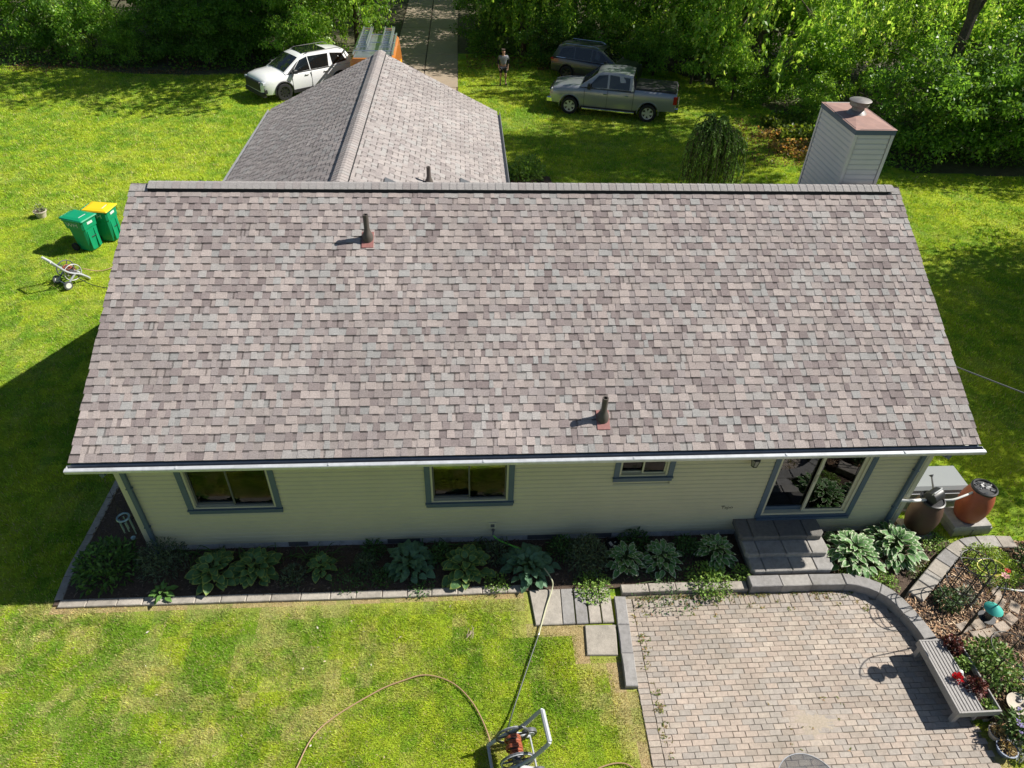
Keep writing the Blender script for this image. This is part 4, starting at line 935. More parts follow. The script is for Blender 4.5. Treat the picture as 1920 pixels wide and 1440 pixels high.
hosta(9.58, -.62, 40, .42, WHITE, 'white-edged hosta below the small window, right of its twin', .95, 9)
hosta(10.60, -.54, 42, .42, WHITE, 'white-edged hosta just left of the steps', .95, 10, .34)
hosta(13.14, -.66, 84, .68, WHITE, 'large sunlit white-edged hosta just right of the steps', 1.0, 11, .38)
hosta(14.02, -.52, 84, .66, WHITE, 'large white-edged hosta in front of the brown barrel', 1.0, 12, .38)

def leafy(name, x, y, rad, h, n, ll, lw, pal, label, cat='plant', seed=0, z0=.03, m='leaf_thick', up=.5, group=None, flowers=None, parent_loc=None):
    """bushy plant: lance leaves on a dome of stems"""
    if z0 == .03 and inpoly(np.array([x]), np.array([y]), BED_RIGHT)[0]: z0 = BZ
    t = thing(name, label, cat, (x, y, z0), 0, group); r = np.random.default_rng(seed+100)
    g = r.normal(0, 1, (n, 3)); g[:, 2] = np.abs(g[:, 2])*.9+.1; g = unit(g)*(r.random(n)**.33)[:, None]
    P = g*np.array([rad, rad, h])+np.array([0, 0, .02]); O = g.copy(); D = unit(O*.8+r.normal(0, .55, (n, 3))+np.array([0, 0, up-.35])); U = unit(np.array([0, 0, 1.])+r.normal(0, .5, (n, 3)))
    ln = ll*r.uniform(.6, 1.3, n); V = cards(P, D, unit(np.cross(D, U)), ln, ln*lw*r.uniform(.8, 1.2, n), .18)
    clump = .75+.5*vnoise(P[:, 0]*3, P[:, 1]*3, 3, seed+3); c = np.array(pal)[r.integers(0, len(pal), n)]*clump[:, None]*r.uniform(.75, 1.25, n)[:, None]
    obj('foliage', npmesh('foliage', V, np.arange(len(V)).reshape(-1, 4), m, np.clip(c, 0, .8)), t)
    b = MB()
    for k in range(10):
        q = P[r.integers(0, n)]; b.tube([(0, 0, -.02), tuple(q*np.array([.5, .5, .6])), tuple(q)], [.008, .006, .003], 4, cap=False)
    b.build('stems', 'stemmat', t)
    if flowers:
        fc, fn, fs = flowers; b = MB()
        for k in range(fn):
            a = r.uniform(0, 2*PI); rr_ = rad*math.sqrt(r.random()); z = h*(.75+.45*r.random())
            for q in range(7):
                d = r.normal(0, fs, 3); b.add([Vector((rr_*math.cos(a)+d[0]-fs, rr_*math.sin(a)+d[1], z+d[2])), Vector((rr_*math.cos(a)+d[0], rr_*math.sin(a)+d[1]-fs, z+d[2])), Vector((rr_*math.cos(a)+d[0]+fs, rr_*math.sin(a)+d[1], z+d[2]+fs*.3)), Vector((rr_*math.cos(a)+d[0], rr_*math.sin(a)+d[1]+fs, z+d[2]))], [(0, 1, 2, 3)], tuple(np.array(fc)*r.uniform(.7, 1.3)))
        b.build('blossoms', 'leaf_thick', t, tint=True)
    return t
DK = [(.06, .14, .035), (.08, .18, .045), (.05, .11, .03)]; BR = [(.20, .34, .06), (.26, .38, .08), (.15, .28, .05)]; FERN = [(.10, .145, .085), (.085, .13, .065), (.13, .175, .10)]
leafy('peony_bush', -.30, -.42, .52, .55, 900, .12, .35, [(.09, .20, .04), (.12, .25, .05), (.07, .15, .03)], 'dark peony bush with a few sunlit leaves at the left house corner', 'bush', 1)
leafy('feathery_plant', .62, -.34, .46, .50, 1500, .08, .22, FERN, 'dull feathery plant between the corner bush and the lime hosta', 'plant', 2)
leafy('feathery_plant', 4.18, -.52, .20, .28, 420, .07, .24, [(.10, .15, .08), (.07, .12, .06)], 'small pale feathery plant alone in the mulch between two hostas', 'plant', 3)
leafy('feathery_plant', 8.20, -.55, .42, .55, 1700, .075, .24, FERN, 'dark feathery bush at the patio end of the lawn, left of the black tray', 'plant', 4)
leafy('fern', 9.15, -.15, .30, .30, 420, .09, .3, DK, 'dark low fern against the foundation below the small window', 'fern', 5)
leafy('ground_cover', 8.25, -1.12, .36, .14, 620, .055, .5, BR, 'bright ground cover spilling over the narrow concrete slabs', 'ground cover', 6)
leafy('ground_cover', 10.35, -1.10, .42, .24, 900, .06, .5, BR, 'bright sunlit ground cover spilling over the patio wall left of the steps', 'ground cover', 7)
leafy('ground_cover', 12.95, -1.08, .22, .16, 380, .05, .5, BR, 'small tuft of ground cover at the foot of the steps', 'ground cover', 8)
leafy('ground_cover', 13.55, -1.22, .26, .13, 420, .05, .5, BR, 'patch of ground cover inside the bend of the patio wall', 'ground cover', 9)
leafy('ground_cover', 14.35, -.95, .32, .10, 480, .045, .5, [(.17, .22, .05), (.22, .25, .09), (.11, .17, .04)], 'sparse yellowish ground cover between hosta and stone edging', 'ground cover', 10)
leafy('ground_cover', 14.95, -.42, .30, .14, 430, .05, .5, BR, 'weedy ground cover in front of the barrel blocks', 'ground cover', 11)
leafy('ground_cover', 9.6, -.98, .8, .12, 700, .05, .5, DK, 'dark low ground cover under the white-edged hostas', 'ground cover', 12)
leafy('ground_cover', 3.95, -.82, .35, .10, 260, .05, .5, DK, 'thin dark weeds in the mulch near the edging between two hostas', 'ground cover', 60)
leafy('ground_cover', 11.0, -.95, .20, .16, 260, .05, .5, BR, 'ground cover tuft touching the left side of the steps', 'ground cover', 61)
leafy('fern', 7.75, -.32, .26, .34, 420, .08, .3, DK, 'dark fern between the blue-green hosta and the feathery bush', 'fern', 62)
leafy('fern', 2.95, -.72, .24, .22, 320, .075, .3, FERN, 'low dull fern right of the lime hostas', 'fern', 64)
leafy('fern', 4.52, -.80, .20, .18, 240, .07, .3, DK, 'low dark fern at the front of the bed left of the blue-green hosta', 'fern', 65)
leafy('fern', 5.52, -.38, .22, .30, 320, .08, .3, DK, 'dark fern between the two hostas under the middle window', 'fern', 66)
leafy('fern', 6.58, -.36, .26, .32, 380, .08, .3, FERN, 'dull fern under the wall tap', 'fern', 67)
leafy('fern', 10.1, -.35, .24, .30, 340, .08, .3, DK, 'dark fern between the white-edged hostas left of the steps', 'fern', 68)
leafy('ground_cover', 6.55, -.98, .22, .12, 260, .05, .5, BR, 'bright weeds at the edging between the yellow-edged and blue-green hostas', 'ground cover', 69)
leafy('ground_cover', 5.2, -.98, .25, .06, 160, .05, .5, DK, 'thin dark weeds along the edging under the middle window', 'ground cover', 70)
leafy('fern', 4.3, -.2, .22, .26, 260, .08, .3, DK, 'dark small fern against the foundation left of the blue-green hosta', 'fern', 63)
def strappy(x, y, n, L, label, seed, spread=.3):
    t = thing('daylily', label, 'daylily', (x, y, .03), 0, 'strap-leaved plants along the house wall'); rr = random.Random(seed); b = MB()
    for k in range(n):
        a = rr.uniform(0, 2*PI); l = L*rr.uniform(.6, 1.2); ox, oy = rr.gauss(0, spread), rr.gauss(0, .06); wv = .011; pr = []
        ca_, sa_ = math.cos(a), math.sin(a)*.7; c = rr.choice([(.08, .16, .04), (.10, .19, .05), (.06, .12, .035)])
        for q in range(6):
            u = q/5; pr.append(Vector((ox+ca_*l*u*.75, oy+sa_*l*u*.75, l*(1.1*u-.95*u*u))))
        V = []
        for q, p in enumerate(pr): wq = wv*(1-.8*(q/5)**2); V += [p+Vector((-sa_*wq, ca_*wq, 0)), p-Vector((-sa_*wq, ca_*wq, 0))]
        b.add(V, [(2*q, 2*q+1, 2*q+3, 2*q+2) for q in range(5)], c)
    b.build('leaves', 'leaf_thick', t, tint=True)
strappy(1.35, -.18, 60, .42, 'dark strap-leaved plant against the wall below the left window', 1, .5)
strappy(2.9, -.28, 55, .45, 'dark strap-leaved plant right of the left window', 2, .4)
strappy(5.65, -.14, 26, .45, 'thin strap-leaved plant at the wall under the middle window', 3, .25)
strappy(6.35, -.2, 30, .40, 'dark strap-leaved plant beneath the outlet on the wall', 4, .3)
t = leafy('garden_shrub', 8.45, 16.75, .70, .85, 1100, .14, .38, [(.17, .31, .055), (.23, .37, .075), (.12, .23, .04)], 'rounded green shrub beside the garage corner behind the house', 'shrub', 13)
leafy('garden_shrub', 7.62, 16.6, .32, .5, 400, .11, .38, DK, 'small dark shrub tucked beside the garage wall', 'shrub', 14)
leafy('leafy_plant', 14.42, -1.72, .24, .24, 420, .065, .5, [(.09, .16, .06), (.12, .19, .08), (.06, .12, .04)], 'small green plant growing inside the black wire obelisk', 'plant', 15)
leafy('leafy_plant', 14.40, -2.96, .46, .52, 950, .09, .42, [(.15, .25, .05), (.19, .28, .07), (.10, .19, .035)], 'lush bright green plant behind the bench inside a wire hoop', 'plant', 16)
leafy('moss_cushion', 15.68, -1.02, .52, .17, 2600, .05, .4, [(.34, .46, .05), (.27, .40, .05), (.19, .31, .05)], 'low lime-green cushion plant beyond the wire obelisk', 'plant', 17)
leafy('garden_shrub', 16.55, -1.05, .45, .38, 900, .07, .4, [(.06, .12, .03), (.08, .15, .04)], 'dark green mound at the right picture edge beside the lime cushion', 'shrub', 18)
leafy('pale_plant', 14.82, -1.62, .16, .12, 160, .10, .28, [(.35, .40, .28), (.22, .30, .16), (.48, .46, .40)], 'pale spiky plant right of the wire obelisk', 'plant', 19)
leafy('flowering_plant', 14.28, -3.92, .26, .34, 380, .10, .3, [(.09, .17, .04), (.12, .2, .05)], 'plant with small purple blossoms at the lower right corner', 'plant', 20, flowers=((.30, .24, .50), 22, .013))
leafy('flowering_plant', 14.72, -3.45, .22, .30, 240, .09, .3, [(.09, .17, .04), (.12, .2, .05)], 'purple flowering plant at the right edge behind the white bowl', 'plant', 21, flowers=((.32, .26, .52), 14, .013))
leafy('silver_plant', 14.22, -4.2, .16, .12, 260, .07, .35, [(.40, .42, .38), (.30, .33, .28)], 'silvery low plant beside the lowest pot', 'plant', 22)

# ================================================================== GARDEN THINGS
# bench with a planting trough at its back
bn = thing('garden_bench', 'weathered grey slatted bench with a planting trough behind its seat', 'bench')
bx0, bx1, by0, by1, bz = 13.36, 13.73, -3.74, -2.54, .40
for k in range(6):
    x = bx0+.045+k*.056; MB().box(x, x+.044, by0+.03, by1-.03, bz-.022, bz, ch=.004).build('seat_slat', 'wood_grey', bn)
MB().box(bx0, bx0+.035, by0, by1, bz-.13, bz+.006, ch=.004).build('front_board', 'wood_grey', bn)
MB().box(bx0+.036, 14.04, by0, by0+.028, bz-.13, bz+.004, ch=.004).build('end_board', 'wood_grey', bn); MB().box(bx0+.036, 14.04, by1-.028, by1, bz-.13, bz+.004, ch=.004).build('end_board', 'wood_grey', bn)
for (xa, xb, ya, yb) in ((13.735, 13.76, by0+.03, by1-.03), (14.01, 14.035, by0+.03, by1-.03)): MB().box(xa, xb, ya, yb, .08, bz+.012, ch=.004).build('trough_side', 'wood_grey', bn)
MB().box(13.761, 14.009, by0+.03, by1-.03, .1, .31).build('trough_soil', 'mulch_soil', bn)
for x in (bx0+.04, 13.95):
    for y in (by0+.03, by1-.10): MB().box(x, x+.07, y, y+.07, 0.0, bz-.03).build('leg', 'wood_grey', bn)
for k, (x, y, lb) in enumerate(((13.86, -2.66, 'dark red coleus plant at the far end of the bench'), (13.84, -3.36, 'dark red coleus plant at the near end of the bench'))):
    leafy('coleus_plant', x, y, .16, .24, 420, .06, .6, [(.11, .020, .022), (.07, .016, .018), (.15, .05, .03), (.06, .03, .02)], lb, 'plant', 30+k, z0=.31)
leafy('flower_plant', 13.60, -3.22, .07, .10, 70, .05, .7, [(.55, .012, .02), (.42, .01, .015)], 'bright red flower lying on the bench seat', 'flower', 33, z0=.40)
leafy('trough_plant', 13.88, -2.95, .12, .14, 160, .06, .4, BR, 'small green seedlings in the middle of the bench trough', 'plant', 34, z0=.31)
leafy('trough_plant', 13.90, -3.62, .09, .10, 90, .06, .4, BR, 'green sprig at the near end of the bench trough', 'plant', 35, z0=.31)
b = MB(); b.lathe([(.0, .0), (.045, .0), (.05, .05), (.03, .09), (.0, .10)], 10, caps=False); tag(b.build('white_ornament', 'white_plastic', None, smooth=True, loc=(13.70, -3.14, .401)), 'small white ornament on the bench beside the red flower', 'ornament')
# shepherd's hook and hanging feeder
sh = thing('shepherd_hook', 'tall black shepherd hook pole behind the far end of the bench', 'pole', (14.33, -2.33, .10))
pth = [(0, 0, 0), (0, 0, .9), (0, 0, 1.5)]+[((-.11+.11*math.cos(k*PI/7))*1.2, (-.11+.11*math.cos(k*PI/7))*1.5, 1.5+.16*math.sin(k*PI/7)) for k in range(1, 8)]+[(-.265, -.335, 1.44), (-.25, -.31, 1.40)]
MB().tube(pth, .009, 6).build('hook', 'black_metal', sh)
MB().tube([(.0, .01, .05), (.0, .012, .85)], .017, 7).build('sleeve', 'black_metal', sh); MB().tube([(-.02, .0, 0), (-.03, .02, .5)], .008, 5).build('prong', 'black_metal', sh)
MB().tube([(.022, .0, .3), (.020, .012, .82)], .011, 6).build('bamboo_cane', 'twig', sh)
fd = thing('bird_feeder', 'hanging bird feeder with teal round roof and dark round tray', 'feeder', (14.07, -2.655, 1.17))
MB().lathe([(.0, .345), (.02, .335), (.135, .255), (.137, .250), (.0, .25)], 22, caps=False).build('feeder_roof', 'teal', fd, smooth=True)
MB().lathe([(.06, .03), (.06, .249)], 14).build('feeder_body', 'black_plastic', fd, smooth=True); MB().lathe([(.05, .0), (.12, .012), (.125, .03), (.0, .03)], 22, caps=False).build('feeder_tray', 'black_plastic', fd, smooth=True)
MB().tube([(0, 0, .33), (0, .12, .30)], .004, 5).build('hanger', 'black_metal', fd)
# wire obelisk
ob = thing('wire_obelisk', 'black wire cage obelisk standing in the wood chips', 'trellis', (14.52, -1.67, BZ))
for k in range(8):
    a = 2*PI*k/8+.2; MB().tube([(.30*math.cos(a), .30*math.sin(a), 0), (.27*math.cos(a), .27*math.sin(a), 1.08)], .0085, 5).build('upright', 'black_metal', ob)
for z, rr in ((.30, .292), (.56, .285), (.86, .276), (1.08, .27)):
    MB().tube([(rr*math.cos(2*PI*k/26), rr*math.sin(2*PI*k/26), z) for k in range(26)], .0085, 5, closed=True).build('hoop', 'black_metal', ob)
for s in (0, 1):
    MB().tube([((.27*math.cos(k*PI/12) if s else 0), (.27*math.cos(k*PI/12) if not s else 0), 1.08+.13*math.sin(k*PI/12)) for k in range(13)], .0085, 5).build('arch', 'black_metal', ob)
# ring of wire round the lush plant
hp = thing('plant_support', 'black wire hoop support around the lush green plant', 'plant support', (14.45, -3.0, BZ))
MB().tube([(.30*math.cos(2*PI*k/28), .30*math.sin(2*PI*k/28), .72) for k in range(28)], .008, 5, closed=True).build('hoop', 'black_metal', hp)
for k in range(4):
    a = 2*PI*k/4+.6; MB().tube([(.30*math.cos(a), .30*math.sin(a), .76), (.32*math.cos(a), .32*math.sin(a), 0)], .008, 5).build('stake', 'black_metal', hp)
# flower hoop
yh = thing('flower_stake', 'yellow wire ring ornament with red and pink flowers beside the wire obelisk', 'ornament', (15.12, -1.44, BZ))
MB().tube([(.24*math.cos(2*PI*k/30), .17*math.sin(2*PI*k/30), .62) for k in range(30)], .010, 5, closed=True).build('ring', 'yellow_wire', yh)
MB().tube([(.14, -.13, .0), (.15, -.14, .62)], .006, 5).build('stake', 'yellow_wire', yh)
for (x, y, z, m, s) in ((.22, -.10, .64, 'red_paint', .045), (.13, -.19, .62, 'pink_paint', .06)):
    b = MB()
    for k in range(6):
        a = 2*PI*k/6; b.add([(0, 0, 0), (s*math.cos(a-.4), s*math.sin(a-.4), s*.35), (s*1.25*math.cos(a), s*1.25*math.sin(a), s*.25), (s*math.cos(a+.4), s*math.sin(a+.4), s*.35)], [(0, 1, 2, 3)])
    b.lathe([(.0, .03), (.016, .02), (.016, 0)], 8, caps=False); b.build('flower', m, yh, loc=(x, y, z))
# pots at the lower right
def pot(name, x, y, z, r, h, m, label, plant=None):
    t = thing(name, label, 'pot', (x, y, z)); MB().lathe([(r*.68, 0), (r*.95, h*.85), (r*1.04, h*.86), (r*1.04, h), (r*.9, h), (r*.86, h*.75), (.0, h*.74)], 20, caps=False).build('bowl', m, t, smooth=True)
    MB().lathe([(r*.86, h*.78), (.0, h*.82)], 16, caps=False).build('soil', 'mulch_soil', t); return t
pot('flower_pot', 13.98, -3.93, .02, .13, .14, 'pot_clay', 'round pot with withered plant just below the bench end'); leafy('withered_plant', 13.98, -3.93, .10, .08, 170, .06, .25, [(.40, .28, .10), (.32, .2, .08), (.45, .36, .18)], 'withered yellow plant in the clay pot below the bench end', 'plant', 40, z0=.13)
pot('flower_pot', 13.98, -4.16, .02, .145, .13, 'pot_blue', 'blue rimmed pot at the lower right patio corner'); leafy('withered_plant', 13.98, -4.16, .11, .07, 170, .06, .25, [(.40, .28, .10), (.32, .2, .08), (.45, .36, .18)], 'withered yellow plant in the blue rimmed pot', 'plant', 41, z0=.12)
bb = thing('bird_bath', 'shallow white bowl with dark stones at the right picture edge', 'bowl', (14.46, -3.62, BZ)); MB().lathe([(.07, 0), (.08, .12), (.19, .17), (.20, .185), (.18, .18), (.0, .15)], 22, caps=False).build('bowl', 'pot_clay', bb, smooth=True)
for k in range(5): MB().lathe([(.0, 0), (.035, .01), (.03, .03), (.0, .036)], 8, caps=False).build('stone', 'dark_grey_plastic', bb, loc=(.07*math.cos(k*1.3), .08*math.sin(k*1.9), .155))
tag(MB().tube(smooth_path([(15.5, -1.45, BZ+.03), (15.9, -1.55, BZ+.03), (16.4, -1.5, BZ+.03), (17.2, -1.6, BZ+.03)], 6), .016, 6).build('edging_rope', 'white_plastic'), 'white edging rope in front of the lime cushion plant', 'rope')
# glass table, only its rim shows at the bottom of the picture
tb = thing('glass_table', 'round clear glass table standing on the patio at the bottom edge', 'table', (10.55, -4.74, .012))
MB().lathe([(.42, .700), (.425, .704), (.42, .708)], 48, caps=True).build('glass_top', 'table_glass', tb); MB().tube([(.424*math.cos(2*PI*k/48), .424*math.sin(2*PI*k/48), .704) for k in range(48)], .007, 6, closed=True).build('rim', 'grey_plastic', tb)
for k in range(4):
    a = PI/4+k*PI/2; MB().tube([(.36*math.cos(a), .36*math.sin(a), 0), (.30*math.cos(a), .30*math.sin(a), .69)], .012, 6).build('leg', 'grey_plastic', tb)

# ------------------------------------------------------------------ rain barrels, generator, watering can
PROF = [(.19, 0), (.235, .06), (.275, .22), (.29, .38), (.28, .54), (.245, .68), (.21, .76), (.20, .79)]
rb = thing('rain_barrel', 'terracotta red rain barrel with black lid standing on concrete blocks', 'barrel', (15.72, .04, .31)); MB().lathe(PROF, 28).build('barrel', 'terracotta', rb, smooth=True)
b = MB(); b.lathe([(.195, .785), (.225, .79), (.23, .83), (.205, .845), (.19, .835), (.185, .81), (.0, .81)], 28, caps=False); b.build('lid_ring', 'black_plastic', rb, smooth=True)
b = MB(); r_ = random.Random(4)
for k in range(34):
    a, q = r_.uniform(0, 6.28), .17*math.sqrt(r_.random()); s = r_.uniform(.012, .035); M = Matrix.Translation((q*math.cos(a), q*math.sin(a), .818)) @ Euler((r_.uniform(-.5, .5), r_.uniform(-.5, .5), a)).to_matrix().to_4x4(); b.box(-s, s, -s*.6, s*.6, 0, .008, M=M)
b.build('lid_reflection', 'dark_grey_plastic', rb)  # grey flakes stand in for the broken reflection on the lid
bk = thing('concrete_blocks', 'pair of grey concrete blocks holding up the red barrel', 'blocks', (15.74, .04, 0))
for (x, y, z) in ((-.14, 0, 0), (.27, .02, 0)):
    MB().box(-.195, .195, -.24, .24, 0, .19, (.36, .35, .33), ch=.006).build('block', 'concrete', bk, tint=True, loc=(x, y, z), rot=(0, 0, .06))
MB().box(-.40, .36, -.25, .25, .192, .305, (.40, .39, .36), ch=.006).build('slab', 'concrete', bk, tint=True, loc=(0.02, 0, 0), rot=(0, 0, .03))
br_ = thing('rain_barrel', 'dark brown rain barrel under the downspout at the right house corner', 'barrel', (14.74, -.05, .12)); MB().lathe(PROF, 28).build('barrel', 'barrel_brown', br_, smooth=True)
MB().lathe([(.195, .785), (.222, .79), (.225, .82), (.20, .83), (.185, .81), (.0, .80)], 28, caps=False).build('lid_ring', 'black_plastic', br_, smooth=True)
tag(MB().box(14.50, 14.98, -.28, .18, .03, .118, (.34, .33, .31), ch=.008).build('base_slab', 'concrete', tint=True), 'grey concrete slab under the brown barrel', 'slab')
tag(MB().tube(smooth_path([(14.88, -.02, .88), (15.1, -.08, .95), (15.35, -.04, 1.02), (15.53, .02, 1.04)], 6), .020, 8).build('link_hose', 'white_plastic', smooth=True), 'white hose linking the two rain barrels', 'hose')
tag(MB().tube(smooth_path([(14.08, -.06, .95), (14.30, -.12, 1.0), (14.52, -.08, .97), (14.62, -.05, .93)], 6), .030, 8).build('diverter_hose', 'white_plastic', smooth=True), 'white diverter hose from downspout to brown barrel', 'hose')
wc = thing('watering_can', 'dark grey watering can lying on the brown barrel', 'watering can', (14.74, -.04, 1.03), .5, None, 1.2)
M = Matrix.Rotation(R(90), 4, 'Y'); MB().lathe([(.0, -.13), (.10, -.13), (.105, -.12), (.105, .10), (.085, .125), (.0, .125)], 18, M=M, caps=False).build('can_body', 'black_plastic', wc, smooth=True)
MB().tube([(.08, .06, .0), (.16, .16, .05), (.22, .23, .09)], [.022, .016, .014], 8).build('spout', 'dark_grey_plastic', wc); MB().lathe([(.015, 0), (.035, .03), (.036, .036)], 10, M=Matrix.Translation((.22, .23, .09)) @ Euler((-.9, .5, 0)).to_matrix().to_4x4()).build('rose', 'dark_grey_plastic', wc)
MB().tube([(-.12, 0, .08), (-.14, -.02, .15), (.0, -.03, .18), (.1, 0, .12)], .011, 6).build('handle', 'grey_plastic', wc)
gn = thing('generator_box', 'light grey generator box with sloped lid beside the right house wall', 'generator', (15.28, .78, 0))
b = MB(); pr = [(-.32, .05), (.32, .05), (.32, .52), (.27, .66), (-.26, .66), (-.32, .60)]; n = len(pr)
b.add([(-.62, y, z) for y, z in pr]+[(.62, y, z) for y, z in pr]+[(-.57, y*.9, z+.012*(z > .5)) for y, z in pr]+[(.57, y*.9, z) for y, z in pr], [tuple(range(n-1, -1, -1)), tuple(range(n, 2*n))]+[(i, n+i, n+(i+1) % n, (i+1) % n) for i in range(n)])
b.build('cabinet', 'ac_grey', gn); MB().box(-.66, .66, -.36, .36, -.02, .05, (.4, .39, .37)).build('pad', 'concrete', gn, tint=True)
MB().box(-.64, .64, -.345, -.322, .50, .525).build('lid_seam', 'grey_plastic', gn)
for k in range(6): MB().box(-.45, .0, -.326, -.321, .15+k*.045, .165+k*.045).build('louvre', 'dark_grey_plastic', gn)
# ------------------------------------------------------------------ hoses
gh = thing('garden_hose', 'garden hose running from the wall tap across the slabs to the reel cart', 'hose')
P1 = smooth_path([(6.5, -.14, .35), (6.62, -.20, .28), (6.85, -.30, .24), (7.10, -.42, .22)], 6); P2 = smooth_path([(7.10, -.42, .22), (7.35, -.75, .24), (7.50, -1.02, .20), (7.50, -1.15, .10), (7.36, -1.5, .065), (7.20, -1.96, .05)], 8); P3 = smooth_path([(7.20, -1.96, .05), (7.02, -2.4, .05), (6.87, -2.77, .05), (6.70, -3.2, .06), (6.60, -3.5, .14), (6.55, -3.68, .3)], 8)
for P, m in ((P1, 'hose_green'), (P2, 'hose_pale'), (P3, 'hose_dark')): MB().tube(P, .0125, 8).build('hose_section', m, gh, smooth=True)
MB().tube([P3[0], P3[1]], .018, 8).build('coupling', 'chrome', gh)
tag(MB().tube(smooth_path([(3.35, -4.5, .03), (3.54, -3.95, .03), (3.80, -3.36, .032), (4.54, -2.86, .035), (5.0, -2.67, .035), (5.36, -2.60, .035), (5.78, -2.76, .035), (6.10, -3.12, .035), (6.31, -3.62, .035), (6.33, -4.0, .03), (6.6, -4.45, .03), (7.4, -4.35, .03), (7.9, -4.10, .035), (8.3, -4.08, .035), (8.55, -4.4, .03)], 8), .011, 8).build('garden_hose', 'hose_brown', smooth=True), 'brown hose lying in a wide arc on the front lawn', 'hose')
tag(MB().tube(smooth_path([(-4.75, 9.75, .25), (-4.5, 9.95, .06), (-4.25, 10.1, .04), (-3.9, 10.6, .04), (-3.4, 11.0, .04)], 6), .013, 6).build('garden_hose', 'hose_brown', smooth=True), 'orange-brown hose trailing from the reel cart near the bins', 'hose')
tag(MB().tube(smooth_path([(-4.7, 9.3, .2), (-4.35, 9.2, .05), (-3.9, 9.05, .04), (-3.2, 8.9, .04)], 6), .012, 6).build('garden_hose', 'hose_dark', smooth=True), 'dark hose trailing from the reel cart near the bins', 'hose')
def reel_cart(label, loc, rz, light):
    t = thing('hose_reel_cart', label, 'hose reel', loc, rz, 'hose reel carts on the lawn'); fr = 'grey_plastic'
    for s in (-1, 1):
        y = s*.235
        MB().tube(smooth_path([(-.34, y, .03), (-.30, y, .10), (-.12, y, .28), (.02, y, .36), (.18, y, .50), (.36, y, .78), (.42, s*.22, .88)], 5), .029, 8).build('side_frame', fr, t, smooth=True)
        MB().tube([(-.02, y, .33), (.16, y, .20), (.27, y, .10)], .028, 8).build('wheel_strut', fr, t, smooth=True)
        M = Matrix.Translation((.28, s*.275, .115)) @ Matrix.Rotation(R(90), 4, 'X')
        wh = MB().lathe([(.045, -.028), (.115, -.028), (.118, 0), (.115, .028), (.045, .028)], 22, M=M).build('wheel', 'dark_grey_plastic', t, smooth=True)
        MB().lathe([(.0, -.032), (.075, -.034), (.08, -.02), (.08, .02), (.075, .034), (.0, .032)], 18, M=M, caps=False).build('hub', light, wh)
        M = Matrix.Translation((0, s*.175, .37)) @ Matrix.Rotation(R(90), 4, 'X'); b = MB(); rr = .235
        b.tube([M @ Vector((rr*math.cos(2*PI*k/30), rr*math.sin(2*PI*k/30), 0)) for k in range(30)], .016, 6, closed=True)
        for k in range(6):
            a = 2*PI*k/6; b.tube([M @ Vector((.03*math.cos(a), .03*math.sin(a), 0)), M @ Vector((rr*math.cos(a), rr*math.sin(a), 0))], .014, 5)
        b.lathe([(.0, -.02), (.07, -.02), (.07, .02), (.0, .02)], 14, M=M, caps=False)
        fl = b.build('reel_flange', 'dark_grey_plastic', t); MB().tube([M @ Vector(((rr-.004)*math.cos(2*PI*k/30), (rr-.004)*math.sin(2*PI*k/30), s*-.017)) for k in range(30)], .009, 5, closed=True).build('flange_rim', light, fl)
    MB().tube([(.42, -.22, .88), (.42, .22, .88)], .036, 8).build('handle_bar', light, t, smooth=True)
    MB().tube([(-.34, -.235, .035), (-.34, .235, .035)], .024, 8).build('foot_bar', light, t); MB().tube([(.28, -.26, .115), (.28, .26, .115)], .014, 6).build('axle', fr, t)
    M = Matrix.Translation((0, 0, .37)) @ Matrix.Rotation(R(90), 4, 'X')
    MB().lathe([(.07, -.16), (.07, .16)], 16, M=M).build('drum', 'dark_grey_plastic', t)
    b = MB(); pts = []
    for k in range(230):
        a = k*2*PI/18; q = k/229; pts.append(M @ Vector(((.10+.022*math.sin(q*40))*math.cos(a), (.10+.022*math.sin(q*40))*math.sin(a), -.14+.28*(abs((q*3) % 2-1)))))
    b.tube(pts, .013, 5); b.build('hose_coil', 'hose_coil', t, smooth=True)
    MB().tube([(0, -.26, .37), (0, -.30, .37), (-.02, -.30, .25), (-.02, -.36, .25)], .014, 6).build('crank', 'black_plastic', t)
reel_cart('grey hose reel cart on the front lawn at the bottom edge', (6.66, -3.92, .02), R(8), 'grey_plastic')
reel_cart('grey hose reel cart with white wheels on the left lawn below the bins', (-4.95, 9.42, .02), R(233), 'white_plastic')
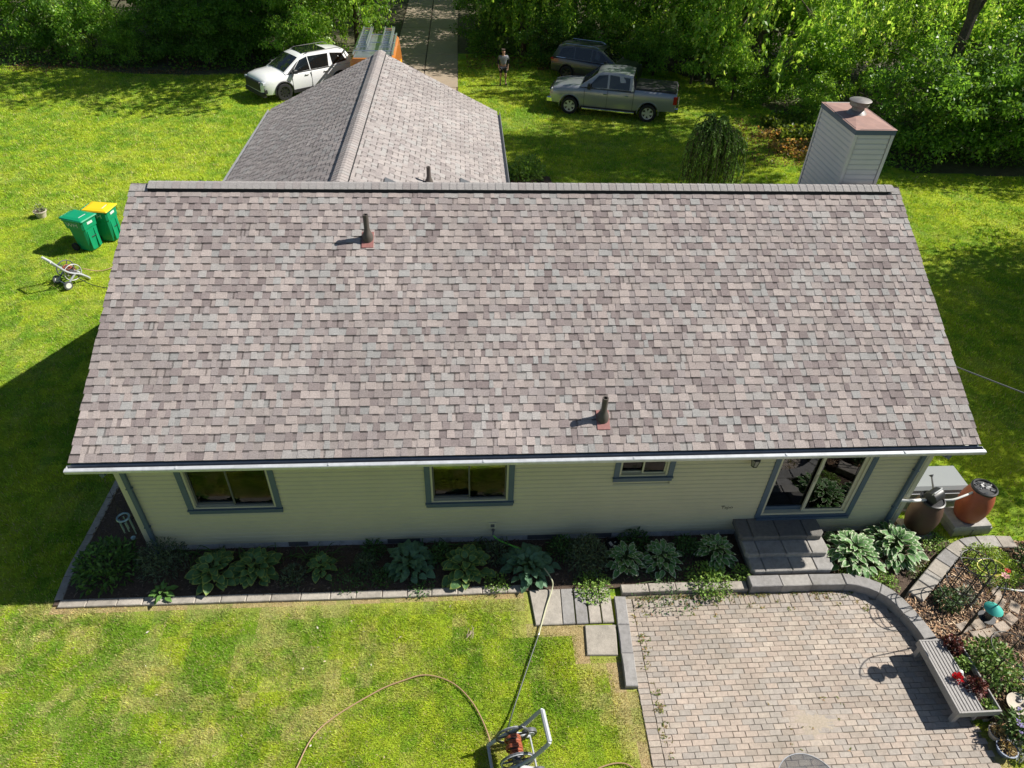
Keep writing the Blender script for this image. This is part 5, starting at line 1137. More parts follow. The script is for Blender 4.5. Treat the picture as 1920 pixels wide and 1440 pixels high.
# ------------------------------------------------------------------ wheeled bins
def wheeled_bin(loc, rz, label, lidm, seed):
    t = thing('wheeled_bin', label, 'trash bin', loc, rz, 'wheeled bins on the left lawn'); b = MB()
    def sec(z, x0, x1, w, c=.05): return [(x0+c, -w, z), (x1-c, -w, z), (x1, -w+c, z), (x1, w-c, z), (x1-c, w, z), (x0+c, w, z), (x0, w-c, z), (x0, -w+c, z)]
    S = [sec(.04, -.20, .26, .22), sec(.40, -.235, .285, .245), sec(.72, -.265, .30, .265), sec(.74, -.33, .315, .285), sec(.96, -.37, .33, .295), sec(.98, -.39, .345, .31), sec(1.02, -.39, .345, .31)]
    V = [p for s in S for p in s]; F = [tuple(range(7, -1, -1)), tuple(range(48, 56))]
    for i in range(6):
        for k in range(8): k2 = (k+1) % 8; F.append((i*8+k, i*8+k2, (i+1)*8+k2, (i+1)*8+k))
    b.add(V, F); b.build('bin_body', 'bin_green', t)
    b = MB(); L = [[(-.42, -.31, 1.022), (.36, -.325, 1.022), (.375, -.29, 1.022), (.375, .29, 1.022), (.36, .325, 1.022), (-.42, .31, 1.022)], [(-.40, -.29, 1.06), (.33, -.30, 1.05), (.35, -.27, 1.05), (.35, .27, 1.05), (.33, .30, 1.05), (-.40, .29, 1.06)], [(-.30, -.2, 1.085), (.2, -.2, 1.085), (.22, -.18, 1.085), (.22, .18, 1.085), (.2, .2, 1.085), (-.30, .2, 1.085)]]
    b.add([p for l in L for p in l], [tuple(range(5, -1, -1)), tuple(range(12, 18))]+[(i*6+k, i*6+(k+1) % 6, (i+1)*6+(k+1) % 6, (i+1)*6+k) for i in range(2) for k in range(6)]); lid = b.build('lid', lidm, t)
    MB().tube([(-.44, -.24, 1.0), (-.47, -.24, 1.02), (-.47, .24, 1.02), (-.44, .24, 1.0)], .018, 7).build('handle_bar', 'bin_green', t)
    for y in (-.2, -.07, .07, .2): MB().box(-.47, -.40, y-.025, y+.025, 1.0, 1.045, ch=.006).build('hinge', 'bin_green', t)
    for s in (-1, 1):
        M = Matrix.Translation((-.24, s*.27, .125)) @ Matrix.Rotation(R(90), 4, 'X'); wh = MB().lathe([(.05, -.03), (.12, -.03), (.125, 0), (.12, .03), (.05, .03)], 22, M=M).build('wheel', 'tyre', t, smooth=True); MB().lathe([(.0, -.02), (.055, -.025), (.055, .025), (.0, .02)], 14, M=M, caps=False).build('hub', 'dark_grey_plastic', wh)
    for y in (-.13, .13): MB().box(.272, .312, y-.05, y+.05, .10, .68).build('front_rib', 'bin_green', t)
    MB().tube([(.30, -.10, .46), (.315, -.10, .46), (.315, .10, .46), (.30, .10, .46)], .010, 6).build('lift_bar', 'black_metal', t)
    MB().box(.3465-.018, .3335, -.10, .10, .86, .93).build('sticker', 'print_white', t)
    MB().add([(.16, -.17, 1.0872), (.19, -.17, 1.0872), (.19, .1, 1.0872), (.16, .1, 1.0872)], [(0, 1, 2, 3)]).build('lid_print', 'print_white', lid, loc=(0.0, 0, .0012))
    tm = text_mesh('logo', 'WM', .19, 'print_white', .002); o = obj('logo', tm, t, (-.04, -.2935, .86), (R(93), 0, 0)); o.scale = (1.15, .8, 1)
    MB().add([(-.30, 0, 0), (.15, 0, 0), (.15, .006, 0), (-.30, .006, 0)], [(0, 1, 2, 3)]).build('logo_line', 'print_white', t, loc=(.02, -.2975, .93), rot=(R(93), 0, 0))
wheeled_bin((-5.28, 11.42, .01), R(-19), 'green wheeled trash bin with green lid, nearer of the pair', 'bin_green', 1)
wheeled_bin((-4.90, 12.02, .01), R(-8), 'green wheeled bin with yellow lid, half hidden behind the other', 'bin_yellow', 2)
MB_ = pot('flower_pot', -7.62, 13.5, .0, .19, .22, 'pot_clay', 'pale clay pot with a spindly plant alone on the left lawn')
leafy('potted_plant', -7.62, 13.5, .16, .30, 90, .10, .3, [(.14, .22, .06), (.3, .33, .16)], 'spindly green plant in the pale pot on the left lawn', 'plant', 50, z0=.16)
# wind chime at the left corner, tray, twigs, cable
wcm = thing('wind_chime', 'pale blue metal wind chime hanging at the left house corner', 'wind chime', (.15, -.12, 0))
MB().tube([(.095*math.cos(2*PI*k/24), .095*math.sin(2*PI*k/24), 1.10) for k in range(24)], .018, 6, closed=True).build('ring', 'chime_metal', wcm, smooth=True)
for k in range(6):
    a = 2*PI*k/6; MB().tube([(.085*math.cos(a), .085*math.sin(a), 1.04), (.085*math.cos(a), .085*math.sin(a), .66+.03*k)], .012, 7).build('chime_tube', 'chime_metal', wcm)
    MB().tube([(.09*math.cos(a), .09*math.sin(a), 1.11), (0, 0, 1.42)], .002, 3).build('cord', 'black_metal', wcm)
MB().tube([(0, 0, 1.42), (0, 0, 2.575)], .003, 4).build('cord', 'black_metal', wcm); MB().lathe([(.0, .52), (.04, .53), (.04, .56), (.0, .57)], 10, caps=False).build('sail', 'chime_metal', wcm)
tr = thing('plant_tray', 'black plastic tray with white scraps on the mulch by the foundation', 'tray', (8.78, -.20, .05), .08)
b = MB(); b.box(-.13, .13, -.10, .10, 0, .008); b.box(-.14, -.128, -.11, .11, 0, .07); b.box(.128, .14, -.11, .11, 0, .07); b.box(-.128, .128, -.11, -.098, 0, .07); b.box(-.128, .128, .098, .11, 0, .07); b.build('tray', 'black_plastic', tr)
for (x, y, s) in ((-.06, .02, .045), (.03, .05, .02), (-.02, -.05, .018), (.05, -.04, .014)): MB().box(-s, s, -s*.6, s*.6, 0, .012, ch=.004).build('scrap', 'white_plastic', tr, loc=(x, y, .01), rot=(.1, .1, x*20))
tw = thing('twigs', 'little heap of dry twigs on the front lawn', 'twigs', (6.05, -1.96, .03))
for k in range(9): a = random.uniform(.6, 1.5); l = random.uniform(.06, .16); x, y = random.uniform(-.08, .08), random.uniform(-.06, .04); MB().tube([(x, y, .02), (x+l*.5*math.cos(a), y+l*.5*math.sin(a), .035), (x+l*math.cos(a+.2), y+l*math.sin(a+.2), .03)], .005, 4).build('twig', 'twig', tw)
tag(MB().tube([(14.24, 2.06, 3.02), (15.88, .60, 2.98), (18.5, -1.75, 3.1), (24, -6.6, 3.9), (34, -15.5, 6.5)], .012, 6).build('service_cable', 'dark_grey_plastic'), 'thin overhead cable leaving the right gable wall', 'cable')

# ================================================================== VEHICLES
def lerp(a, b, t): return a+(b-a)*t
class Car:
    """local axes: x forward, y left, z up, origin on the ground under the middle"""
    def __init__(s, name, label, cat, loc, heading, paint, scale=1.):
        s.t = thing(name, label, cat, loc, heading, None, scale); s.paint = paint
    def body(s, st, arches, ar=.42):
        """loft of stations (x, half width, bottom, shoulder z, top z, crown), wheel arches cut out"""
        V = []; 
        for (x, w_, zb, zs, zt, cr) in st:
            h = [(0, zb), (w_*.80, zb), (w_*.965, zb+.07), (w_*.99, zb+.22), (w_, lerp(zb, zs, .58)), (w_*.985, lerp(zb, zs, .82)), (w_*.955, zs), (w_*.90, lerp(zs, zt, .62)), (w_*.80, zt), (w_*.40, zt+cr*.75), (0, zt+cr)]
            ringp = [(x, y, z) for y, z in h]+[(x, -y, z) for y, z in h[-2:0:-1]]; V += ringp
        n = 20; F = []
        for i in range(len(st)-1):
            for k in range(n): k2 = (k+1) % n; F.append((i*n+k, i*n+k2, (i+1)*n+k2, (i+1)*n+k))
        F += [tuple(range(n)), tuple(range(len(st)*n-1, (len(st)-1)*n-1, -1))]
        b = MB(); b.add(V, F); me = b.mesh('body', s.paint); bm = bmesh.new(); bm.from_mesh(me); bmesh.ops.recalc_face_normals(bm, faces=bm.faces); bm.to_mesh(me); bm.free()
        o = obj('body', me, s.t); tmp = []
        for (x, z) in arches:
            for sd in (-1, 1):
                c = MB(); M = Matrix.Translation((x, sd*.95, z)) @ Matrix.Rotation(R(90), 4, 'X'); c.lathe([(ar, -.38), (ar, .38)], 28, M=M); cme = c.mesh('cut', None)
                bm = bmesh.new(); bm.from_mesh(cme); bmesh.ops.recalc_face_normals(bm, faces=bm.faces); bm.to_mesh(cme); bm.free()
                co = obj('cut', cme, s.t); tmp.append(co); md = o.modifiers.new('arch', 'BOOLEAN'); md.operation = 'DIFFERENCE'; md.object = co; md.solver = 'EXACT'
        bpy.context.view_layer.update(); dg = bpy.context.evaluated_depsgraph_get(); nm = bpy.data.meshes.new_from_object(o.evaluated_get(dg)); o.modifiers.clear(); o.data = nm
        for co in tmp: bpy.data.objects.remove(co)
        nm.materials.clear(); nm.materials.append(MATS[s.paint]); nm.polygons.foreach_set('use_smooth', [True]*len(nm.polygons)); nm.set_sharp_from_angle(angle=R(30)); s.bodyo = o; s.st = st
    def half(s, x, z):
        """body half width at x for overlays on the flank"""
        st = s.st
        for a, b in zip(st, st[1:]):
            if a[0] <= x <= b[0] or b[0] <= x <= a[0]: t = (x-a[0])/(b[0]-a[0]+1e-9); return lerp(a[1], b[1], t)
        return st[0][1]
    def cabin(s, g):
        """greenhouse loft: (x, belt half width, belt z, roof half width, roof z)"""
        s.g = g; V = []
        for (x, wb, zb, wr, zr) in g:
            h = [(wb, zb), (lerp(wb, wr, .9), lerp(zb, zr, .90)), (wr*.93, zr-.012*(zr-zb > .1)), (wr*.5, zr+.018), (0, zr+.026)]
            V += [(x, y, z) for y, z in h]+[(x, -y, z) for y, z in h[-2::-1]]
        n = 9; F = []
        for i in range(len(g)-1):
            for k in range(n-1): F.append((i*n+k, i*n+k+1, (i+1)*n+k+1, (i+1)*n+k))
        F += [tuple(range(n)), tuple(range(len(g)*n-1, (len(g)-1)*n-1, -1))]
        b = MB(); b.add(V, F); me = b.mesh('cabin', s.paint, smooth=True); bm = bmesh.new(); bm.from_mesh(me); bmesh.ops.recalc_face_normals(bm, faces=bm.faces); bm.to_mesh(me); bm.free(); me.set_sharp_from_angle(angle=R(30)); s.cab = obj('cabin', me, s.t)
    def sp(s, x, t, sd, off=.010):
        g = s.g
        for a, b in zip(g, g[1:]):
            if min(a[0], b[0])-1e-6 <= x <= max(a[0], b[0])+1e-6:
                k = (x-a[0])/(b[0]-a[0]); q = [lerp(a[i], b[i], k) for i in range(5)]; break
        else: q = g[0] if abs(x-g[0][0]) < abs(x-g[-1][0]) else g[-1]
        tt = t/.9; y = lerp(q[1], lerp(q[1], q[3], .9), tt); z = lerp(q[2], lerp(q[2], q[4], .9), tt); return Vector((x, sd*(y+off), z+off*.3))
    def side_window(s, poly, m='car_glass', name='window', sides=(1, -1), off=.010, parent=None):
        for sd in sides:
            P = [s.sp(x, t, sd, off) for x, t in poly]; b = MB(); n = len(P); I = [p-Vector((0, sd*.02, .0)) for p in P]
            f = tuple(range(n)); f = f if sd < 0 else f[::-1]; b.add(P+I, [f]+[(i, (i+1) % n, n+(i+1) % n, n+i) for i in range(n)]); b.build(name, m, parent or s.cab)
    def slope_glass(s, i, j, v0, v1, name, m='car_glass', wk=.88):
        """glass on the sloping loft face between stations i and j"""
        a, b_ = s.g[i], s.g[j]; b = MB(); V = []; nx, nv = 8, 3
        nrm = Vector((b_[4]-a[4], 0, -(b_[0]-a[0]))); nrm = nrm if nrm.z > 0 else -nrm; nrm.normalize()
        for q in range(nv+1):
            v = lerp(v0, v1, q/nv); x = lerp(a[0], b_[0], v); wv = lerp(a[3], b_[3], v)*.93*wk/.88; zz = lerp(a[4], b_[4], v)
            for k in range(nx+1):
                u = -1+2*k/nx; V.append(Vector((x, u*wv*.97, zz+.018*(1-u*u)))+nrm*.014)
        F = [(q*(nx+1)+k, q*(nx+1)+k+1, (q+1)*(nx+1)+k+1, (q+1)*(nx+1)+k) for q in range(nv) for k in range(nx)]; b.add(V, F); b.build(name, m, s.cab, smooth=True)
    def wheel(s, x, r, yw, rimm, spokes=6, wd=.25):
        for sd in (1, -1):
            o = obj('wheel', None, s.t, (x, sd*yw, r), (R(90) if sd < 0 else R(-90), 0, 0)); rr = r*.66
            MB().lathe([(rr, -wd/2), (r*.93, -wd/2), (r, -wd/2+.04), (r, wd/2-.04), (r*.93, wd/2), (rr, wd/2), (rr*.96, wd/2-.03), (rr*.96, -wd/2)], 32, caps=False).build('tyre', 'tyre', o, smooth=True)
            b = MB(); b.lathe([(rr, wd/2-.012), (rr*.9, wd/2-.02), (rr*.86, wd/2-.06)], 28, caps=False)
            for k in range(spokes):
                a = 2*PI*k/spokes; M = Matrix.Rotation(a, 4, 'Z'); b.add([M @ Vector(p) for p in ((.04, -.045, wd/2-.035), (.04, .045, wd/2-.035), (rr*.95, .055, wd/2-.018), (rr*.95, -.055, wd/2-.018), (.04, -.045, wd/2-.08), (.04, .045, wd/2-.08), (rr*.95, .055, wd/2-.06), (rr*.95, -.055, wd/2-.06))], [(0, 3, 2, 1), (0, 1, 5, 4), (1, 2, 6, 5), (3, 0, 4, 7)])
            b.lathe([(.07, wd/2-.05), (.065, wd/2-.02), (.0, wd/2-.015)], 14, caps=False); b.build('rim', rimm, o); MB().lathe([(rr*.9, wd/2-.085), (0, wd/2-.085)], 20, caps=False).build('brake_disc', 'car_trim', o)
    def box(s, name, m, x0, x1, y0, y1, z0, z1, ch=.01, both=True, parent=None):
        for sd in ((1, -1) if both else (1,)):
            ya, yb = (y0, y1) if sd > 0 else (-y1, -y0); MB().box(x0, x1, ya, yb, z0, z1, ch=ch).build(name, m, parent or s.t)
    def flank(s, name, m, poly, off=.006, sides=(1, -1)):
        """thin panel on the flank: (x, z) outline"""
        for sd in sides:
            P = [Vector((x, sd*(s.half(x, z)+off), z)) for x, z in poly]; n = len(P); b = MB(); f = tuple(range(n)); b.add(P+[p-Vector((0, sd*.03, 0)) for p in P], [f if sd < 0 else f[::-1]]+[(i, (i+1) % n, n+(i+1) % n, n+i) for i in range(n)]); b.build(name, m, s.t)
    def arch_trim(s, x, z, r, m, wd=.05):
        for sd in (1, -1):
            pts = [Vector((x+r*math.cos(a), sd*(s.half(x, z)-.004), z+r*math.sin(a))) for a in [R(-8)+R(196)*k/18 for k in range(19)]]; MB().tube(pts, wd/2, 5).build('arch_trim', m, s.t)

# ---- silver pickup, nose to the left
rx, ry = 10.97-14.30, 24.12-23.16; hd = math.atan2(ry, rx); L_ = Vector((math.cos(hd), math.sin(hd), 0)); lf = Vector((-L_.y, L_.x, 0))
mid = Vector(((10.97+14.30)/2, (24.12+23.16)/2, 0)); k_ = .965
tk = Car('pickup_truck', 'silver crew cab pickup with black bed cover parked on the shaded lawn', 'pickup', mid-lf*.86+L_*(-.115*k_), hd, 'paint_silver', k_)
tk.body([(-2.95, .93, .55, 1.02, 1.10, .0), (-2.93, .97, .50, 1.24, 1.36, .005), (-2.2, 1.00, .48, 1.26, 1.38, .005), (-1.02, 1.01, .40, 1.26, 1.38, .005), (-.97, 1.01, .38, 1.22, 1.29, .01), (1.30, 1.01, .38, 1.20, 1.30, .03), (1.7, 1.01, .40, 1.17, 1.28, .06), (2.4, 1.00, .42, 1.12, 1.23, .07), (2.78, .95, .42, 1.06, 1.15, .06), (2.93, .84, .44, .94, 1.02, .04), (2.97, .72, .48, .86, .92, .02)], [(1.95, .40), (-1.72, .40)], .50)
tk.cabin([(-.97, .96, 1.28, .82, 1.31), (-.86, .96, 1.28, .79, 1.90), (-.3, .965, 1.28, .80, 1.98), (.50, .965, 1.28, .795, 1.97), (.74, .965, 1.28, .78, 1.90), (1.52, .94, 1.28, .86, 1.31)])
tk.slope_glass(5, 4, .10, .96, 'windshield'); tk.slope_glass(0, 1, .15, .9, 'rear_window')
tk.side_window([(.26, .06), (1.15, .06), (.70, .84), (.28, .86)]); tk.side_window([(-.76, .06), (.17, .06), (.19, .86), (-.74, .84)])
tk.side_window([(-.84, .0), (1.34, .0), (1.30, .04), (-.84, .04)], 'car_trim', 'belt_moulding', off=.013)
MB().box(-2.89, -1.01, -.87, .87, 1.372, 1.43, ch=.03).build('bed_cover', 'car_trim', tk.t)
for x in (-1.5, -2.2): MB().box(x-.006, x+.006, -.87, .87, 1.4305, 1.436).build('cover_fold', 'black_plastic', tk.t)
tk.wheel(1.95, .40, .88, 'rim_bright', 6, .28); tk.wheel(-1.72, .40, .88, 'rim_bright', 6, .28)
tk.box('running_board', 'chrome', -1.1, 1.35, .93, 1.08, .34, .40)
tk.flank('door_seam', 'car_trim', [(.215, .45), (.227, .45), (.227, 1.24), (.215, 1.24)]); tk.flank('door_seam', 'car_trim', [(-.99, .42), (-.975, .42), (-.975, 1.26), (-.99, 1.26)]); tk.flank('door_seam', 'car_trim', [(1.28, .45), (1.292, .45), (1.292, 1.20), (1.28, 1.20)])
tk.flank('rocker', 'car_trim', [(-1.15, .40), (1.4, .40), (1.4, .46), (-1.15, .46)])
tk.box('door_handle', 'chrome', .24, .40, .99, 1.035, 1.06, 1.10); tk.box('door_handle', 'chrome', -.74, -.58, .99, 1.035, 1.06, 1.10)
tk.box('mirror', 'black_plastic', 1.02, 1.15, 1.0, 1.24, 1.28, 1.50, ch=.03)
tk.box('headlight', 'headlight', 2.62, 2.88, .58, .89, .92, 1.10, ch=.03); MB().box(2.90, 2.985, -.56, .56, .72, 1.02, ch=.02).build('grille', 'black_plastic', tk.t); MB().box(2.80, 3.06, -.90, .90, .50, .70, ch=.05).build('front_bumper', 'chrome', tk.t)
MB().box(-3.08, -2.9, -.94, .94, .54, .74, ch=.04).build('rear_bumper', 'chrome', tk.t); tk.box('taillight', 'taillight', -2.97, -2.80, .86, .985, .90, 1.24, ch=.02)
for x in (1.95, -1.72): tk.arch_trim(x, .42, .49, 'paint_silver', .03)

# ---- dark SUV behind it, nose to the right
hd = R(-27); L_ = Vector((math.cos(hd), math.sin(hd), 0)); lf = Vector((-L_.y, L_.x, 0)); rw_ = Vector((11.45, 29.35, 0))
jp = Car('parked_suv', 'dark grey SUV with roof rails half hidden behind the pickup', 'SUV', rw_+L_*1.32+lf*.80, hd, 'paint_dark', .98)
jp.body([(-2.30, .74, .40, .85, .95, .0), (-2.24, .88, .34, .98, 1.06, .01), (-1.6, .93, .30, 1.02, 1.08, .01), (.9, .93, .28, .98, 1.06, .02), (1.25, .92, .28, .96, 1.06, .05), (1.9, .90, .30, .88, .98, .06), (2.2, .84, .32, .80, .88, .05), (2.30, .70, .36, .70, .76, .02)], [(1.38, .36), (-1.34, .36)], .42)
jp.cabin([(-2.22, .84, 1.05, .70, 1.10), (-1.95, .86, 1.05, .66, 1.58), (-1.2, .88, 1.05, .67, 1.68), (.1, .88, 1.05, .67, 1.68), (.42, .88, 1.05, .66, 1.60), (1.22, .86, 1.05, .76, 1.08)])
jp.slope_glass(5, 4, .08, .95, 'windshield'); jp.slope_glass(0, 1, .15, .92, 'rear_window')
jp.side_window([(-1.88, .10), (-1.05, .08), (-1.05, .86), (-1.70, .80)]); jp.side_window([(-.98, .08), (-.12, .06), (-.12, .87), (-.98, .86)]); jp.side_window([(-.05, .06), (.86, .06), (.46, .80), (-.05, .87)])
jp.side_window([(-1.98, .03), (.95, .0), (.95, .045), (-1.98, .075)], 'chrome', 'window_trim', off=.013)
jp.wheel(1.38, .365, .82, 'rim_dark', 5); jp.wheel(-1.34, .365, .82, 'rim_dark', 5)
for sd in (1, -1): MB().tube([(-1.75, sd*.58, 1.60), (-1.6, sd*.58, 1.70), (.0, sd*.58, 1.715), (.2, sd*.58, 1.64)], .018, 6).build('roof_rail', 'chrome', jp.t)
jp.box('taillight', 'taillight', -2.27, -2.12, .66, .885, .92, 1.02, ch=.015); jp.box('mirror', 'paint_dark', .68, .82, .88, 1.08, 1.08, 1.24, ch=.03); jp.box('headlight', 'headlight', 2.02, 2.2, .52, .80, .78, .88, ch=.02)
for x in (1.38, -1.34): jp.arch_trim(x, .37, .42, 'car_trim', .06)
jp.flank('cladding', 'car_trim', [(-.95, .28), (.95, .28), (.95, .42), (-.95, .42)])

# ---- white SUV at the left, nose toward the lower left
hd = math.atan2(-.64, -.77); L_ = Vector((math.cos(hd), math.sin(hd), 0)); lf = Vector((-L_.y, L_.x, 0)); fwp = Vector((-2.12, 25.45, 0))
sv = Car('parked_suv', 'white three-row SUV with black grille parked beside the garage', 'SUV', fwp-L_*1.50-lf*.86, hd, 'paint_white', .99)
sv.body([(-2.48, .78, .42, .90, 1.02, .0), (-2.42, .93, .36, 1.06, 1.14, .01), (-1.7, .99, .30, 1.08, 1.15, .01), (.95, .99, .28, 1.05, 1.13, .02), (1.35, .985, .28, 1.04, 1.13, .05), (1.95, .97, .30, .98, 1.10, .07), (2.30, .93, .32, .92, 1.03, .06), (2.44, .84, .34, .84, .93, .03), (2.50, .72, .38, .74, .80, .02)], [(1.50, .39), (-1.48, .39)], .46)
sv.cabin([(-2.40, .90, 1.12, .74, 1.18), (-2.08, .92, 1.12, .70, 1.64), (-1.3, .94, 1.12, .71, 1.75), (.05, .94, 1.12, .71, 1.76), (.42, .94, 1.12, .70, 1.68), (1.32, .92, 1.12, .82, 1.15)])
sv.slope_glass(5, 4, .06, .97, 'windshield'); sv.slope_glass(0, 1, .15, .92, 'rear_window')
sv.side_window([(-1.98, .22), (-1.18, .10), (-1.18, .86), (-1.80, .82)]); sv.side_window([(-.95, .06), (.0, .05), (.0, .87), (-1.06, .86)]); sv.side_window([(.05, .05), (.95, .05), (.44, .83), (.05, .87)])
sv.side_window([(1.0, .02), (1.2, .02), (.60, .85), (.50, .85)], 'car_trim', 'pillar', off=.009)
sv.side_window([(-.98, .0), (1.2, .0), (1.18, .035), (-.98, .035)], 'car_trim', 'belt_moulding', off=.013)
b = MB(); b.add([(-1.15, -.50, 1.792), (.12, -.50, 1.790), (.12, .50, 1.790), (-1.15, .50, 1.792)], [(0, 1, 2, 3)]); b.build('sunroof', 'car_glass', sv.t)
for sd in (1, -1): MB().tube([(-1.9, sd*.63, 1.69), (-1.7, sd*.63, 1.80), (-.1, sd*.63, 1.81), (.12, sd*.63, 1.75)], .016, 6).build('roof_rail', 'black_plastic', sv.t)
sv.wheel(1.50, .39, .87, 'rim_dark', 8); sv.wheel(-1.48, .39, .87, 'rim_dark', 8)
MB().box(2.40, 2.545, -.64, .64, .54, .93, ch=.03).build('grille', 'black_plastic', sv.t)
b = MB(); b.lathe([(.0, .006), (.09, .006), (.09, .0)], 20, caps=False); o = b.build('badge', 'chrome', sv.t, loc=(2.537, 0, .74), rot=(0, R(90), 0)); o.scale = (.5, 1, 1)
sv.box('headlight', 'headlight', 2.22, 2.46, .62, .89, .82, .93, ch=.02); MB().box(2.36, 2.53, -.86, .86, .30, .50, ch=.04).build('lower_bumper', 'car_trim', sv.t); sv.box('fog_vent', 'black_plastic', 2.32, 2.44, .74, .92, .46, .66, ch=.03)
sv.box('mirror', 'black_plastic', .82, .98, .96, 1.18, 1.14, 1.30, ch=.03); sv.box('door_handle', 'paint_white', .14, .34, .97, 1.02, .98, 1.01); sv.box('door_handle', 'paint_white', -.86, -.66, .97, 1.02, .98, 1.01)
for x in (1.50, -1.48): sv.arch_trim(x, .40, .46, 'car_trim', .07)
sv.flank('cladding', 'car_trim', [(-1.05, .28), (1.05, .28), (1.05, .42), (-1.05, .42)]); sv.flank('door_seam', 'car_trim', [(.02, .43), (.03, .43), (.03, 1.08), (.02, 1.08)]); sv.flank('door_seam', 'car_trim', [(1.02, .43), (1.03, .43), (1.03, 1.06), (1.02, 1.06)])

# ---- orange van with ladders
vn = thing('cargo_van', 'orange cargo van with silver roof rack seen over the garage ridge', 'van', (2.22, 26.2, 0), R(1))
b = MB(); V = []
for (x, zt, w_, zb) in ((-2.75, 2.22, .95, .5), (-2.70, 2.38, 1.0, .42), (1.3, 2.38, 1.0, .40), (1.75, 2.05, .99, .40), (2.35, 1.25, .97, .42), (2.75, 1.05, .90, .45), (2.85, .8, .8, .5)):
    V += [(x, w_*.9, zb), (x, w_, zb+.15), (x, w_, zt*.62), (x, w_*.93, zt-.10), (x, w_*.82, zt), (x, -w_*.82, zt), (x, -w_*.93, zt-.10), (x, -w_, zt*.62), (x, -w_, zb+.15), (x, -w_*.9, zb)]
n = 10; F = [(i*n+k, i*n+(k+1) % n, (i+1)*n+(k+1) % n, (i+1)*n+k) for i in range(6) for k in range(n)]+[tuple(range(n)), tuple(range(7*n-1, 6*n-1, -1))]
b.add([(-y, x, z) for x, y, z in V], F); b.build('body', 'paint_orange', vn, smooth=True)
MB().box(-.80, .80, -2.6, 1.2, 2.382, 2.40, ch=.006).build('roof_panel', 'aluminium', vn)
for (y0, y1, z0, z1, m) in ((-2.5, -1.5, 1.2, 2.15, 'bin_yellow'), (-1.4, -.4, 1.0, 2.1, 'print_white'), (-.3, .2, 1.1, 2.1, 'bin_green'), (.3, .9, 1.2, 2.0, 'bin_yellow')):
    MB().box(.985, 1.008, y0, y1, z0, z1 if z1 < 1.5 else 1.46).build('side_graphic', m, vn)
for s in (-1, 1):
    for y in (-1.9, 1.9):
        M = Matrix.Translation((s*.88, y, .36)) @ Matrix.Rotation(R(90), 4, 'Y'); wh = MB().lathe([(.2, -.12), (.34, -.12), (.36, 0), (.34, .12), (.2, .12)], 22, M=M).build('wheel', 'tyre', vn, smooth=True); MB().lathe([(.0, -.1), (.2, -.1), (.2, .1), (.0, .1)], 16, M=M, caps=False).build('rim', 'rim_bright', wh)
for y in (-1.9, -.5, .9): MB().tube([(-.86, y, 2.30), (-.82, y, 2.50), (.82, y, 2.50), (.86, y, 2.30)], .025, 6).build('rack_bar', 'aluminium', vn)
MB().box(-.86, -.80, -2.4, 1.3, 2.44, 2.49).build('rack_rail', 'aluminium', vn); MB().box(.80, .86, -2.4, 1.3, 2.44, 2.49).build('rack_rail', 'aluminium', vn)
MB().box(-.8, .8, -2.768, -2.752, 1.45, 2.0).build('rear_window', 'car_glass', vn)
for k, (x, w_, lb) in enumerate(((-.50, .22, 'aluminium ladder on the left side of the van roof'), (.50, .22, 'aluminium ladder on the right side of the van roof'))):
    ld = thing('ladder', lb, 'ladder', (2.22, 26.2, 2.53), R(1), 'ladders on the van roof')
    for s in (-1, 1): MB().box(x+s*w_-.018, x+s*w_+.018, -1.7, 1.9, 0, .085).build('rail', 'aluminium', ld)
    for q in range(12): MB().tube([(x-w_, -1.55+q*.30, .045), (x+w_, -1.55+q*.30, .045)], .022, 6).build('rung', 'aluminium', ld)
    for s in (-1, 1): MB().box(x+s*(w_-.05)-.016, x+s*(w_-.05)+.016, -1.4, 1.6, .09, .17).build('rail', 'aluminium', ld)

# ================================================================== PEOPLE
def skin_body(pts, edges, root, m, name, parent=None, sub=2):
    """one continuous surface grown over a skeleton: pts {name: (xyz, radius)}"""
    me = bpy.data.meshes.new(name); keys = list(pts); me.from_pydata([pts[k][0] for k in keys], [(keys.index(a), keys.index(b)) for a, b in edges], [])
    o = bpy.data.objects.new(name, me); C.objects.link(o); md = o.modifiers.new('skin', 'SKIN'); sv_ = me.skin_vertices[0].data
    for i, k in enumerate(keys): r_ = pts[k][1]; sv_[i].radius = r_ if isinstance(r_, tuple) else (r_, r_); sv_[i].use_root = (k == root)
    md.use_smooth_shade = True; s_ = o.modifiers.new('sub', 'SUBSURF'); s_.levels = sub; s_.render_levels = sub
    bpy.context.view_layer.update(); dg = bpy.context.evaluated_depsgraph_get(); nm = bpy.data.meshes.new_from_object(o.evaluated_get(dg)); bpy.data.objects.remove(o); nm.materials.clear(); nm.materials.append(MATS[m]); nm.polygons.foreach_set('use_smooth', [True]*len(nm.polygons)); return obj(name, nm, parent)
